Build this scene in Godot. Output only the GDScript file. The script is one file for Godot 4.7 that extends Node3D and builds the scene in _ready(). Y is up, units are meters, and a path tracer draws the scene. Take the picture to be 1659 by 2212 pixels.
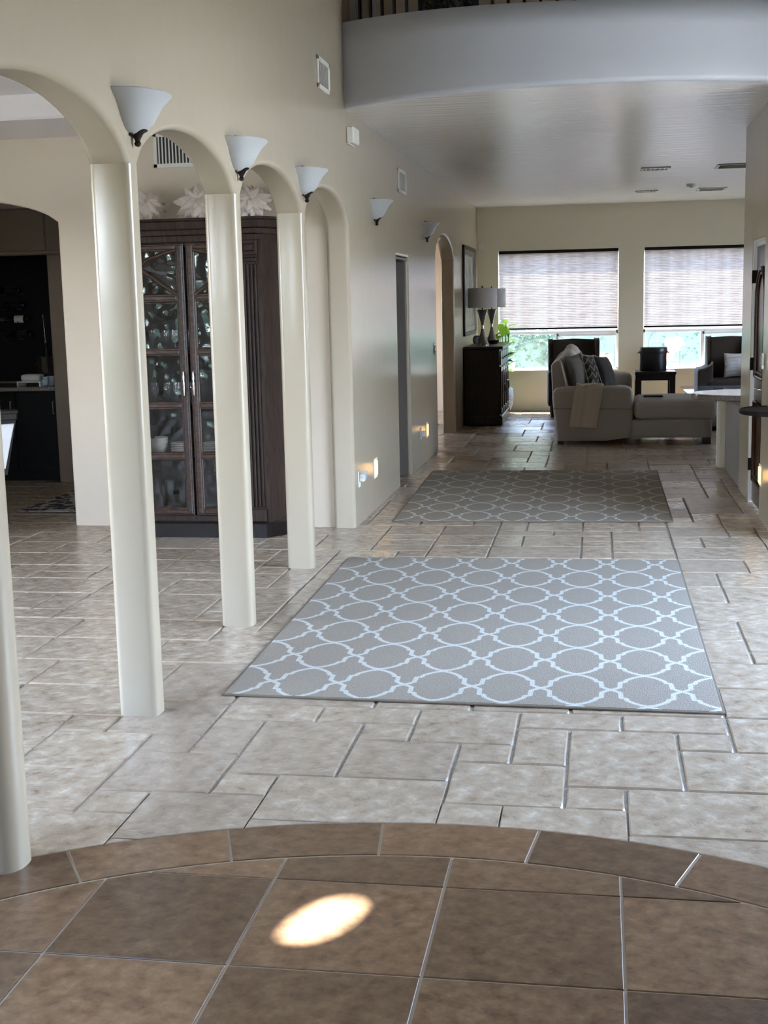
extends Node3D
# A two-storey entry hall with an arcade on the left, rugs on a travertine floor and a living room beyond.

class MB:
	var v := PackedVector3Array()
	var n := PackedVector3Array()
	var t := PackedVector2Array()
	func tri(a: Vector3, b: Vector3, c: Vector3, na: Vector3, nb: Vector3, nc: Vector3, ua := Vector2.ZERO, ub := Vector2.ZERO, uc := Vector2.ZERO) -> void:
		# a, b, c run counter-clockwise seen from outside unless the normals say otherwise
		if (b - a).cross(c - a).dot(na + nb + nc) >= 0.0:
			v.append_array([a, c, b]); n.append_array([na, nc, nb]); t.append_array([ua, uc, ub])
		else:
			v.append_array([a, b, c]); n.append_array([na, nb, nc]); t.append_array([ua, ub, uc])
	func flat(a: Vector3, b: Vector3, c: Vector3, d: Vector3, nn: Vector3) -> void:
		tri(a, b, c, nn, nn, nn, Vector2(0, 0), Vector2(1, 0), Vector2(1, 1))
		tri(a, c, d, nn, nn, nn, Vector2(0, 0), Vector2(1, 1), Vector2(0, 1))
	func quad(p: Array, q: Array, u: Array) -> void:
		tri(p[0], p[1], p[2], q[0], q[1], q[2], u[0], u[1], u[2])
		tri(p[0], p[2], p[3], q[0], q[2], q[3], u[0], u[2], u[3])
	func add(o: MB, x := Transform3D()) -> MB:
		for k in o.v.size():
			v.append(x * o.v[k])
			n.append((x.basis * o.n[k]).normalized())
			t.append(o.t[k])
		return self
	func mesh() -> ArrayMesh:
		var a := []
		a.resize(Mesh.ARRAY_MAX)
		a[Mesh.ARRAY_VERTEX] = v; a[Mesh.ARRAY_NORMAL] = n; a[Mesh.ARRAY_TEX_UV] = t
		var m := ArrayMesh.new()
		m.add_surface_from_arrays(Mesh.PRIMITIVE_TRIANGLES, a)
		return m

	# outline moved inwards: each edge by its own distance
	static func offs(p: PackedVector2Array, d: PackedFloat32Array) -> PackedVector2Array:
		var out := PackedVector2Array()
		var c := p.size()
		for i in c:
			var a := p[(i - 1 + c) % c]
			var b := p[i]
			var e := p[(i + 1) % c]
			var d0 := (b - a).normalized()
			var d1 := (e - b).normalized()
			var n0 := Vector2(-d0.y, d0.x) * d[(i - 1 + c) % c]
			var n1 := Vector2(-d1.y, d1.x) * d[i]
			var cr := d0.cross(d1)
			if absf(cr) < 0.02:
				out.append(b + (n0 + n1) * 0.5)
			else:
				var w := (b + n1) - (b + n0)
				out.append(b + n0 + d0 * (w.cross(d1) / cr))
		return out

	# a solid from an outline (counter-clockwise): basis x, y span the outline, z is the height; b0, b1 round the two ends
	func prism(p: PackedVector2Array, x: Transform3D, h0: float, h1: float, b0 := 0.0, b1 := 0.0, steps := 1, open := {}, caps := 3, smooth := 0.7) -> MB:
		var c := p.size()
		var rows := []
		if b0 > 0.0:
			for k in steps:
				var a := PI / 2 * (1.0 - float(k) / steps)
				rows.append([b0 * (1.0 - cos(a)), h0 + b0 * (1.0 - sin(a)), -sin(a), cos(a)])
			rows.append([0.0, h0 + b0, 0.0, 1.0])
		else:
			rows.append([0.0, h0, 0.0, 1.0])
		if b1 > 0.0:
			for k in steps + 1:
				var a := PI / 2 * float(k) / steps
				rows.append([b1 * (1.0 - cos(a)), h1 - b1 * (1.0 - sin(a)), sin(a), cos(a)])
		else:
			rows.append([0.0, h1, 0.0, 1.0])
		var en := []
		for i in c:
			var d0 := (p[(i + 1) % c] - p[i]).normalized()
			en.append(Vector2(d0.y, -d0.x))
		var vn := []   # outward normals at the start and the end of each edge
		for i in c:
			var pv: Vector2 = en[(i - 1 + c) % c]
			var nx: Vector2 = en[(i + 1) % c]
			var me: Vector2 = en[i]
			vn.append([(me + pv).normalized() if me.dot(pv) > smooth else me, (me + nx).normalized() if me.dot(nx) > smooth else me])
		var lines := []
		for r in rows:
			var d := PackedFloat32Array()
			for i in c:
				d.append(0.0 if open.has(i) else r[0])
			lines.append(MB.offs(p, d) if r[0] != 0.0 else p)
		for k in rows.size() - 1:
			var la: PackedVector2Array = lines[k]
			var lb: PackedVector2Array = lines[k + 1]
			for i in c:
				if open.has(i) and open[i] == 1:
					continue
				var j := (i + 1) % c
				var P := [x * Vector3(la[i].x, la[i].y, rows[k][1]), x * Vector3(la[j].x, la[j].y, rows[k][1]), x * Vector3(lb[j].x, lb[j].y, rows[k + 1][1]), x * Vector3(lb[i].x, lb[i].y, rows[k + 1][1])]
				var s: Vector2 = vn[i][0]
				var e: Vector2 = vn[i][1]
				var N := []
				for q in [[s, k], [e, k], [e, k + 1], [s, k + 1]]:
					var r: Array = rows[q[1]]
					var w: Vector2 = q[0]
					if steps == 1 and rows.size() > 2 and rows[k][0] != rows[k + 1][0]:
						r = [0, 0, 0.7 * signf(rows[k][2] + rows[k + 1][2]), 0.7]
					N.append((x.basis * Vector3(w.x * r[3], w.y * r[3], r[2])).normalized())
				quad(P, N, [Vector2(0, 0), Vector2(1, 0), Vector2(1, 1), Vector2(0, 1)])
		for end in [0, rows.size() - 1]:
			if (end == 0 and not caps & 1) or (end > 0 and not caps & 2):
				continue
			var l: PackedVector2Array = lines[end]
			var ids := Geometry2D.triangulate_polygon(l)
			var nn := (x.basis * Vector3(0, 0, -1 if end == 0 else 1)).normalized()
			for k in range(0, ids.size(), 3):
				var q := [l[ids[k]], l[ids[k + 1]], l[ids[k + 2]]]
				tri(x * Vector3(q[0].x, q[0].y, rows[end][1]), x * Vector3(q[1].x, q[1].y, rows[end][1]), x * Vector3(q[2].x, q[2].y, rows[end][1]), nn, nn, nn, q[0], q[1], q[2])
		return self

	func box(lo: Vector3, hi: Vector3, b := 0.0, x := Transform3D()) -> MB:
		var p := MB.rect(lo.x, -hi.z, hi.x, -lo.z, b)
		return prism(p, x * Transform3D(Basis(Vector3.RIGHT, Vector3.FORWARD, Vector3.UP), Vector3.ZERO), lo.y, hi.y, b, b, 1, {}, 3, 0.9)

	static func rect(x0: float, y0: float, x1: float, y1: float, r := 0.0, steps := 1) -> PackedVector2Array:
		if r <= 0.0:
			return PackedVector2Array([Vector2(x0, y0), Vector2(x1, y0), Vector2(x1, y1), Vector2(x0, y1)])
		var p := PackedVector2Array()
		var cs := [Vector2(x1 - r, y0 + r), Vector2(x1 - r, y1 - r), Vector2(x0 + r, y1 - r), Vector2(x0 + r, y0 + r)]
		for k in 4:
			for s in steps + 1:
				var a := -PI / 2 + PI / 2 * (k + float(s) / steps)
				var cc: Vector2 = cs[k]
				p.append(cc + Vector2(cos(a), sin(a)) * r)
		return p

	# turned shape: profile of (radius, height), from the bottom to the top on its outside
	func lathe(p: Array, seg := 24, x := Transform3D(), a0 := 0.0, a1 := TAU, sz := Vector2.ONE) -> MB:
		var en := []
		for i in p.size() - 1:
			var d: Vector2 = p[i + 1] - p[i]
			en.append(Vector2(d.y, -d.x).normalized())
		for i in p.size() - 1:
			if (p[i + 1] - p[i]).length() < 1e-6:
				continue
			var me: Vector2 = en[i]
			var n0: Vector2 = (me + en[i - 1]).normalized() if i > 0 and me.dot(en[i - 1]) > 0.75 else me
			var n1: Vector2 = (me + en[i + 1]).normalized() if i < en.size() - 1 and me.dot(en[i + 1]) > 0.75 else me
			for k in seg:
				var P := []
				var N := []
				var U := []
				for q in [[k, 0], [k + 1, 0], [k + 1, 1], [k, 1]]:
					var a: float = a0 + (a1 - a0) * q[0] / seg
					var pt: Vector2 = p[i + q[1]]
					var nn: Vector2 = n1 if q[1] else n0
					P.append(x * Vector3(cos(a) * pt.x * sz.x, pt.y, sin(a) * pt.x * sz.y))
					N.append((x.basis * Vector3(cos(a) * nn.x / sz.x, nn.y, sin(a) * nn.x / sz.y)).normalized())
					U.append(Vector2(float(q[0]) / seg * 4.0, pt.y * 4.0))
				quad(P, N, U)
		return self

	# round bar along a line of points, radius may vary
	func tube(p: Array, r: Variant, seg := 8, x := Transform3D()) -> MB:
		var rings := []
		var side := Vector3.ZERO
		for i in p.size():
			var d: Vector3 = (p[mini(i + 1, p.size() - 1)] - p[maxi(i - 1, 0)]).normalized()
			if side == Vector3.ZERO:
				side = d.cross(Vector3.UP if absf(d.y) < 0.9 else Vector3.RIGHT).normalized()
			side = (side - d * side.dot(d)).normalized()
			var up := side.cross(d)
			var rr: float = r if r is float else r[i]
			var ring := []
			for k in seg + 1:
				var a := TAU * k / seg
				var o := side * cos(a) + up * sin(a)
				ring.append([x * (p[i] + o * rr), (x.basis * o).normalized()])
			rings.append(ring)
		for i in p.size() - 1:
			for k in seg:
				var q := [rings[i][k], rings[i][k + 1], rings[i + 1][k + 1], rings[i + 1][k]]
				quad([q[0][0], q[1][0], q[2][0], q[3][0]], [q[0][1], q[1][1], q[2][1], q[3][1]], [Vector2(k, i), Vector2(k + 1, i), Vector2(k + 1, i + 1), Vector2(k, i + 1)])
		for e in [0, p.size() - 1]:
			var d: Vector3 = (p[1] - p[0]).normalized() * -1.0 if e == 0 else (p[-1] - p[-2]).normalized()
			var nn := (x.basis * d).normalized()
			for k in seg:
				tri(x * p[e], rings[e][k][0], rings[e][k + 1][0], nn, nn, nn)
		return self

	# smooth sheet: f(u, v) gives a point; closed in u if wrap; hint tells which way is out
	func sheet(nu: int, nv: int, f: Callable, wrap := false, out := Vector3.ZERO) -> MB:
		var P := []
		for i in nu + 1:
			var row := []
			for j in nv + 1:
				row.append(f.call(float(i % nu if wrap else i) / nu, float(j) / nv))
			P.append(row)
		var N := []
		for i in nu + 1:
			var row := []
			for j in nv + 1:
				var i0 := (i - 1 + nu) % nu if wrap else maxi(i - 1, 0)
				var i1 := (i + 1) % nu if wrap else mini(i + 1, nu)
				var du: Vector3 = P[i1][j] - P[i0][j]
				var dv: Vector3 = P[i][mini(j + 1, nv)] - P[i][maxi(j - 1, 0)]
				var nn := du.cross(dv).normalized()
				if out == Vector3.ZERO:
					row.append(nn)
				else:
					row.append(nn if nn.dot(P[i][j] - out) > 0 else -nn)
			N.append(row)
		for i in nu:
			for j in nv:
				quad([P[i][j], P[i + 1][j], P[i + 1][j + 1], P[i][j + 1]], [N[i][j], N[i + 1][j], N[i + 1][j + 1], N[i][j + 1]], [Vector2(float(i) / nu, float(j) / nv), Vector2(float(i + 1) / nu, float(j) / nv), Vector2(float(i + 1) / nu, float(j + 1) / nv), Vector2(float(i) / nu, float(j + 1) / nv)])
		return self

	# soft box with rounded edges; bulge swells its faces; warp moves every point
	func soft(lo: Vector3, hi: Vector3, r: float, k := 6, bulge := Vector3.ZERO, warp = null, x := Transform3D()) -> MB:
		var c := (lo + hi) * 0.5
		var h := (hi - lo) * 0.5
		var put := func(q: Vector3) -> Array:
			var w := Vector3(q.x * h.x, q.y * h.y, q.z * h.z)
			var inner := Vector3(clampf(w.x, r - h.x, h.x - r), clampf(w.y, r - h.y, h.y - r), clampf(w.z, r - h.z, h.z - r))
			var d := (w - inner)
			d = d.normalized() if d.length() > 1e-6 else Vector3.UP
			var s := inner + d * r
			var f := Vector3((1 - q.y * q.y) * (1 - q.z * q.z), (1 - q.x * q.x) * (1 - q.z * q.z), (1 - q.x * q.x) * (1 - q.y * q.y))
			s += Vector3(q.x * bulge.x * f.x, q.y * bulge.y * f.y, q.z * bulge.z * f.z)
			return [s + c, d]
		for ax in 3:
			for sg in [-1.0, 1.0]:
				var g := []
				for i in k + 1:
					var row := []
					for j in k + 1:
						var q := Vector3.ZERO
						var a := -cos(PI * i / k) * 0.5 + (float(i) / k - 0.5)
						var b := -cos(PI * j / k) * 0.5 + (float(j) / k - 0.5)
						q[ax] = sg; q[(ax + 1) % 3] = a; q[(ax + 2) % 3] = b
						var pr: Array = put.call(q)
						if warp != null:
							pr[0] = warp.call(pr[0])
						row.append(pr)
					g.append(row)
				for i in k:
					for j in k:
						var q := [g[i][j], g[i + 1][j], g[i + 1][j + 1], g[i][j + 1]]
						quad([x * q[0][0], x * q[1][0], x * q[2][0], x * q[3][0]], [(x.basis * q[0][1]).normalized(), (x.basis * q[1][1]).normalized(), (x.basis * q[2][1]).normalized(), (x.basis * q[3][1]).normalized()], [Vector2(i, j) / k, Vector2(i + 1, j) / k, Vector2(i + 1, j + 1) / k, Vector2(i, j + 1) / k])
		return self

const F := 2784.0
const XY := Transform3D(Basis(Vector3.RIGHT, Vector3.UP, Vector3.BACK), Vector3.ZERO)          # outline in x, y; height along z
const XZ := Transform3D(Basis(Vector3.RIGHT, Vector3.FORWARD, Vector3.UP), Vector3.ZERO)       # outline in x, -z; height along y
const ZY := Transform3D(Basis(Vector3.FORWARD, Vector3.UP, Vector3.RIGHT), Vector3.ZERO)       # outline in -z, y; height along x
var rng := RandomNumberGenerator.new()
var taken := {}
var cam: Camera3D
var M := {}

func numbered(called: String) -> String:
	taken[called] = taken.get(called, -1) + 1
	return called if taken[called] == 0 else "%s_%03d" % [called, taken[called]]

func obj(called: String, shape, m: Material, parent: Node = null) -> MeshInstance3D:
	var o := MeshInstance3D.new()
	o.mesh = shape.mesh() if shape is MB else shape
	o.material_override = m
	if parent == null:
		o.name = numbered(called)
		add_child(o, true)
	else:
		o.name = called
		parent.add_child(o, true)
	return o

func tag(o: Node, label: String, category: String, group := "", kind := "") -> Node:
	o.set_meta("label", label)
	o.set_meta("category", category)
	if group: o.set_meta("group", group)
	if kind: o.set_meta("kind", kind)
	return o

func thing(called: String, label: String, category: String, at := Vector3.ZERO, turn := 0.0, group := "") -> Node3D:
	var o := Node3D.new()
	o.name = numbered(called)
	add_child(o)
	o.position = at
	o.rotation.y = turn
	tag(o, label, category, group)
	return o

func struct(called: String, shape, m: Material, label: String, category: String) -> MeshInstance3D:
	var o := obj(called, shape, m)
	tag(o, label, category, "", "structure")
	return o

func noise_tex(size: int, freq: float, seed_: int, ramp: Array, oct := 4, type := FastNoiseLite.TYPE_SIMPLEX_SMOOTH, warp := 0.0, gain := 0.5) -> NoiseTexture2D:
	var nz := FastNoiseLite.new()
	nz.noise_type = type
	nz.seed = seed_
	nz.frequency = freq
	nz.fractal_octaves = oct
	nz.fractal_gain = gain
	if warp > 0.0:
		nz.domain_warp_enabled = true
		nz.domain_warp_amplitude = warp
		nz.domain_warp_frequency = freq * 1.5
	var tx := NoiseTexture2D.new()
	tx.width = size
	tx.height = size
	tx.seamless = true
	tx.noise = nz
	if ramp.size():
		var g := Gradient.new()
		var o := PackedFloat32Array()
		var c := PackedColorArray()
		for e in ramp:
			o.append(e[0])
			c.append(e[1])
		g.offsets = o
		g.colors = c
		tx.color_ramp = g
	return tx

func mat(c: Color, rough := 0.6, spec := 0.5, metal := 0.0) -> StandardMaterial3D:
	var m := StandardMaterial3D.new()
	m.albedo_color = c
	m.roughness = rough
	m.metallic_specular = spec
	m.metallic = metal
	return m

func tri_map(m: StandardMaterial3D, sc: Vector3, world := true, off := Vector3.ZERO) -> StandardMaterial3D:
	m.uv1_triplanar = true
	m.uv1_world_triplanar = world
	m.uv1_scale = sc
	m.uv1_offset = off
	return m

func height(m: StandardMaterial3D, tx: Texture2D, cm: float) -> StandardMaterial3D:
	m.heightmap_enabled = true
	m.heightmap_texture = tx
	m.heightmap_scale = cm
	return m

func rgb(r: int, g: int, b: int) -> Color:
	return Color8(r, g, b)

func project(p: Vector3) -> Vector3:
	var c := cam.transform.affine_inverse() * p
	return Vector3(829.5 + F * c.x / -c.z, 1106.0 - F * c.y / -c.z, -c.z)

func _ready() -> void:
	rng.seed = 7
	# camera, sky, sun, exposure
	cam = Camera3D.new()
	cam.name = "camera"
	cam.transform = Transform3D(Basis(Vector3.UP, 0.1656) * Basis(Vector3.RIGHT, -0.1607) * Basis(Vector3.BACK, -0.022), Vector3(0, 1.65, 0))
	cam.fov = rad_to_deg(2.0 * atan(1106.0 / F))
	cam.near = 0.05
	cam.far = 200.0
	add_child(cam)
	var env := Environment.new()
	var sky := Sky.new()
	var sm := ProceduralSkyMaterial.new()
	sm.sky_top_color = Color(0.64, 0.77, 0.97)
	sm.sky_horizon_color = Color(0.94, 0.968, 0.995)
	sm.ground_bottom_color = Color(0.5, 0.48, 0.44)
	sm.ground_horizon_color = Color(0.62, 0.6, 0.56)
	sm.sky_curve = 0.2
	sm.sky_energy_multiplier = 5.0
	sm.ground_energy_multiplier = 3.0
	sky.sky_material = sm
	env.background_mode = Environment.BG_SKY
	env.sky = sky
	env.tonemap_mode = Environment.TONE_MAPPER_LINEAR
	env.tonemap_exposure = 1.02
	env.sdfgi_enabled = true
	env.ssao_enabled = true
	env.ssil_enabled = true
	var we := WorldEnvironment.new()
	we.name = "environment"
	we.environment = env
	add_child(we)
	var sun := DirectionalLight3D.new()
	sun.name = "sun"
	sun.light_color = Color(1.0, 0.98, 0.95)
	sun.light_energy = 20.0
	sun.light_angular_distance = 0.6
	sun.shadow_enabled = true
	add_child(sun)
	sun.look_at_from_position(Vector3.ZERO, -Vector3(-0.10, 0.9, -0.42))
	make_materials()
	make_shell()
	make_floor()
	make_windows()
	make_rugs()
	make_wall_fittings()
	make_living()
	make_right_side()
	make_dining()
	make_bar()
	make_gallery()
	make_garden()

func make_materials() -> void:
	var wall_h := noise_tex(256, 0.02, 3, [], 4)
	for w in [["wall", rgb(180, 167, 144), 0.22], ["wall_warm", rgb(226, 210, 186), 0.6], ["wall_far", rgb(230, 222, 198), 0.5], ["wall_peach", rgb(226, 198, 168), 0.6], ["wall_sky_tint", rgb(196, 198, 202), 0.45]]:  # last paint is tinted blue for daylight on the balcony front
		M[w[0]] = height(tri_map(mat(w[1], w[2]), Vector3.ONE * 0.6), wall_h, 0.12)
	M.ceil = height(tri_map(mat(rgb(232, 228, 220), 0.27), Vector3(0.12, 1, 1.8)), noise_tex(256, 0.02, 9, [], 5), 0.7)
	M.ceil_plain = mat(rgb(244, 236, 230), 0.7)
	M.white = mat(rgb(235, 234, 228), 0.45)
	M.door_grey = mat(rgb(112, 106, 98), 0.5)
	M.counter = mat(rgb(118, 110, 96), 0.5)  # taupe, with part of the low wall's shade darkened into it
	M.ledge = mat(rgb(12, 11, 10), 0.55, 0.3)
	M.void = mat(rgb(9, 9, 9), 0.5, 0.3)  # near black, in place of shade inside the hutch and bar niche
	M.bar_wall_shaded = mat(rgb(126, 110, 90), 0.6)  # beige darkened to stand in for the dim light around the bar
	M.foyer = mat(rgb(136, 126, 110), 0.6)  # out-of-view surfaces, darkened to cut bounced light and reflections
	M.vinyl = mat(rgb(226, 228, 226), 0.35)
	M.plate = mat(rgb(238, 234, 222), 0.4)
	M.black = mat(rgb(22, 21, 20), 0.4)
	M.iron = mat(rgb(32, 29, 28), 0.4, 0.5, 0.3)
	M.bronze = mat(rgb(44, 36, 30), 0.35, 0.5, 0.6)
	M.chrome = mat(rgb(215, 212, 205), 0.15, 0.5, 1.0)
	M.pewter = mat(rgb(120, 116, 108), 0.3, 0.5, 0.8)
	M.grout = tri_map(mat(Color.WHITE, 0.9), Vector3.ONE * 2.0)
	M.grout.albedo_texture = noise_tex(256, 0.05, 12, [[0.0, rgb(146, 132, 114)], [1.0, rgb(180, 167, 150)]], 4)
	M.grout_pale = mat(rgb(172, 152, 126), 0.8)
	var stone := noise_tex(1024, 0.008, 21, [[0.0, rgb(128, 109, 90)], [0.25, rgb(164, 146, 125)], [0.6, rgb(180, 164, 143)], [0.85, rgb(196, 182, 162)], [1.0, rgb(216, 205, 190)]], 8, FastNoiseLite.TYPE_SIMPLEX_SMOOTH, 40.0, 0.64)
	var pits := noise_tex(512, 0.025, 22, [[0.0, Color.BLACK], [0.28, Color(0.55, 0.55, 0.55)], [0.5, Color(0.8, 0.8, 0.8)], [1.0, Color.WHITE]], 5)
	M.stone = []
	for k in 8:
		var tone: float = [1.0, 0.975, 0.95, 1.0, 0.93, 0.98, 1.0, 0.955][k]
		var m := tri_map(mat(Color(tone, tone * 0.985, tone * 0.965), [0.2, 0.26, 0.3, 0.18, 0.28, 0.22, 0.16, 0.24][k], 0.5), Vector3(1.1, 1.1, 1.1), false, Vector3(k * 0.37, k * 0.21, k * 0.53))
		m.albedo_texture = stone
		M.stone.append(height(m, pits, 0.35))
	var brown := noise_tex(1024, 0.010, 31, [[0.0, rgb(88, 65, 46)], [0.3, rgb(116, 90, 66)], [0.6, rgb(133, 107, 80)], [0.85, rgb(148, 123, 95)], [1.0, rgb(176, 156, 130)]], 9, FastNoiseLite.TYPE_SIMPLEX_SMOOTH, 30.0, 0.66)
	M.brown = []
	for k in 6:
		var tone: float = [0.95, 0.82, 0.92, 0.76, 0.88, 0.8][k]
		var m := tri_map(mat(Color(tone, tone * 0.955, tone * 0.90), 0.36, 0.5), Vector3.ONE * 1.2, false, Vector3(k * 0.31, k * 0.17, k * 0.47))
		m.albedo_texture = brown
		M.brown.append(height(m, pits, 0.12))
	var grain := noise_tex(256, 0.02, 41, [[0.0, Color(0.45, 0.4, 0.36)], [0.5, Color(0.8, 0.76, 0.72)], [1.0, Color(1, 0.97, 0.93)]], 5)
	for w in [["wood", rgb(58, 43, 33), 0.62, Vector3(9, 0.8, 9)], ["wood_black", rgb(33, 28, 25), 0.32, Vector3(9, 0.8, 9)], ["wood_rail", rgb(74, 55, 42), 0.4, Vector3(2.5, 9, 9)], ["wood_door", rgb(72, 50, 38), 0.22, Vector3(9, 0.8, 9)]]:
		M[w[0]] = height(tri_map(mat(w[1], w[2]), w[3]), grain, 0.1)
		M[w[0]].metallic_specular = 0.4
		M[w[0]].albedo_texture = grain
	var weave := noise_tex(256, 0.12, 51, [], 3)
	for w in [["sofa", rgb(172, 162, 151)], ["throw", rgb(198, 184, 164)], ["cushion_pale", rgb(196, 190, 184)], ["cushion_grey", rgb(122, 116, 106)], ["cushion_dark", rgb(70, 66, 62)], ["chair_dark", rgb(66, 57, 51)], ["chair_white", rgb(226, 224, 222)], ["shade", rgb(206, 204, 202)], ["linen", rgb(214, 208, 200)]]:
		M[w[0]] = height(tri_map(mat(w[1], 0.9, 0.3), Vector3.ONE * 5.0, false), weave, 0.25)
	M.shade.backlight_enabled = true
	M.shade.backlight = Color(0.35, 0.34, 0.33)
	M.frost = mat(rgb(214, 216, 214), 0.35)
	M.frost.backlight_enabled = true
	M.frost.backlight = Color(0.8, 0.8, 0.8)
	M.glass = mat(Color(1, 1, 1, 0.04), 0.02)
	M.glass.transparency = BaseMaterial3D.TRANSPARENCY_ALPHA
	M.wavy = mat(Color(0.1, 0.1, 0.1, 0.06), 0.02, 0.6)
	M.wavy.transparency = BaseMaterial3D.TRANSPARENCY_ALPHA
	height(tri_map(M.wavy, Vector3.ONE * 1.1), noise_tex(256, 0.035, 61, [], 1), 0.55)
	M.tint = mat(Color(0.75, 0.85, 0.9, 0.25), 0.03)
	M.tint.transparency = BaseMaterial3D.TRANSPARENCY_ALPHA
	M.granite = tri_map(mat(Color.WHITE, 0.12), Vector3.ONE * 3.0)
	M.granite.albedo_texture = noise_tex(256, 0.1, 71, [[0.0, rgb(60, 54, 48)], [0.5, rgb(128, 118, 106)], [1.0, rgb(196, 188, 178)]], 4)
	M.blind = tri_map(mat(Color.WHITE, 0.9, 0.2), Vector3(0.33, 3.3, 1.0))
	M.blind.albedo_texture = noise_tex(512, 0.03, 81, [[0.0, rgb(186, 174, 166)], [0.4, rgb(212, 204, 199)], [0.65, rgb(236, 232, 230)], [1.0, rgb(250, 250, 250)]], 3)
	M.blind.backlight_enabled = true
	M.blind.backlight = Color(0.39, 0.378, 0.37)
	M.leaf = mat(rgb(96, 150, 52), 0.35)
	M.leaf.backlight_enabled = true
	M.leaf.backlight = Color(0.7, 0.9, 0.3)
	M.leaf_dark = mat(rgb(46, 84, 34), 0.4)
	M.hedge = mat(rgb(58, 80, 62), 0.6)
	M.hedge.backlight_enabled = true
	M.hedge.backlight = Color(0.2, 0.3, 0.2)
	M.terracotta = mat(rgb(206, 120, 92), 0.8)
	M.pink = mat(rgb(244, 160, 190), 0.7)
	M.pot_blue = mat(rgb(120, 150, 186), 0.5)
	M.paper = mat(rgb(230, 216, 202), 0.8)
	M.paper.backlight_enabled = true
	M.paper.backlight = Color(0.5, 0.48, 0.45)
	M.ceramic = mat(rgb(226, 220, 204), 0.25)
	M.silver = height(tri_map(mat(rgb(170, 172, 170), 0.4, 0.5, 0.35), Vector3.ONE * 6.0, false), noise_tex(256, 0.05, 91, [], 2, FastNoiseLite.TYPE_CELLULAR), 1.5)
	M.glow = mat(rgb(255, 235, 190), 0.5)
	M.glow.emission_enabled = true
	M.glow.emission = rgb(255, 214, 140)
	M.glow.emission_energy_multiplier = 1.6
	M.patio = tri_map(mat(Color.WHITE, 0.9), Vector3.ONE * 0.5)
	M.patio.albedo_texture = noise_tex(256, 0.03, 95, [[0.0, rgb(84, 80, 74)], [1.0, rgb(112, 106, 98)]], 4)
	M.lawn = tri_map(mat(Color.WHITE, 0.9), Vector3.ONE * 0.5)
	M.lawn.albedo_texture = noise_tex(256, 0.05, 96, [[0.0, rgb(112, 108, 98)], [1.0, rgb(138, 134, 122)]], 4)
	M.stucco = mat(rgb(206, 196, 178), 0.9)

# ---------------------------------------------------------------- walls, ceilings
func arch(p: PackedVector2Array, u0: float, u1: float, y0: float, rise: float) -> void:
	var k := 0.97
	var low := sqrt(1.0 - k * k)
	for i in 25:
		var s := -1.0 + 2.0 * i / 24.0
		p.append(Vector2(lerpf(u0, u1, (s + 1) / 2), y0 + rise * (sqrt(1.0 - s * s * k * k) - low) / (1.0 - low)))

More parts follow.
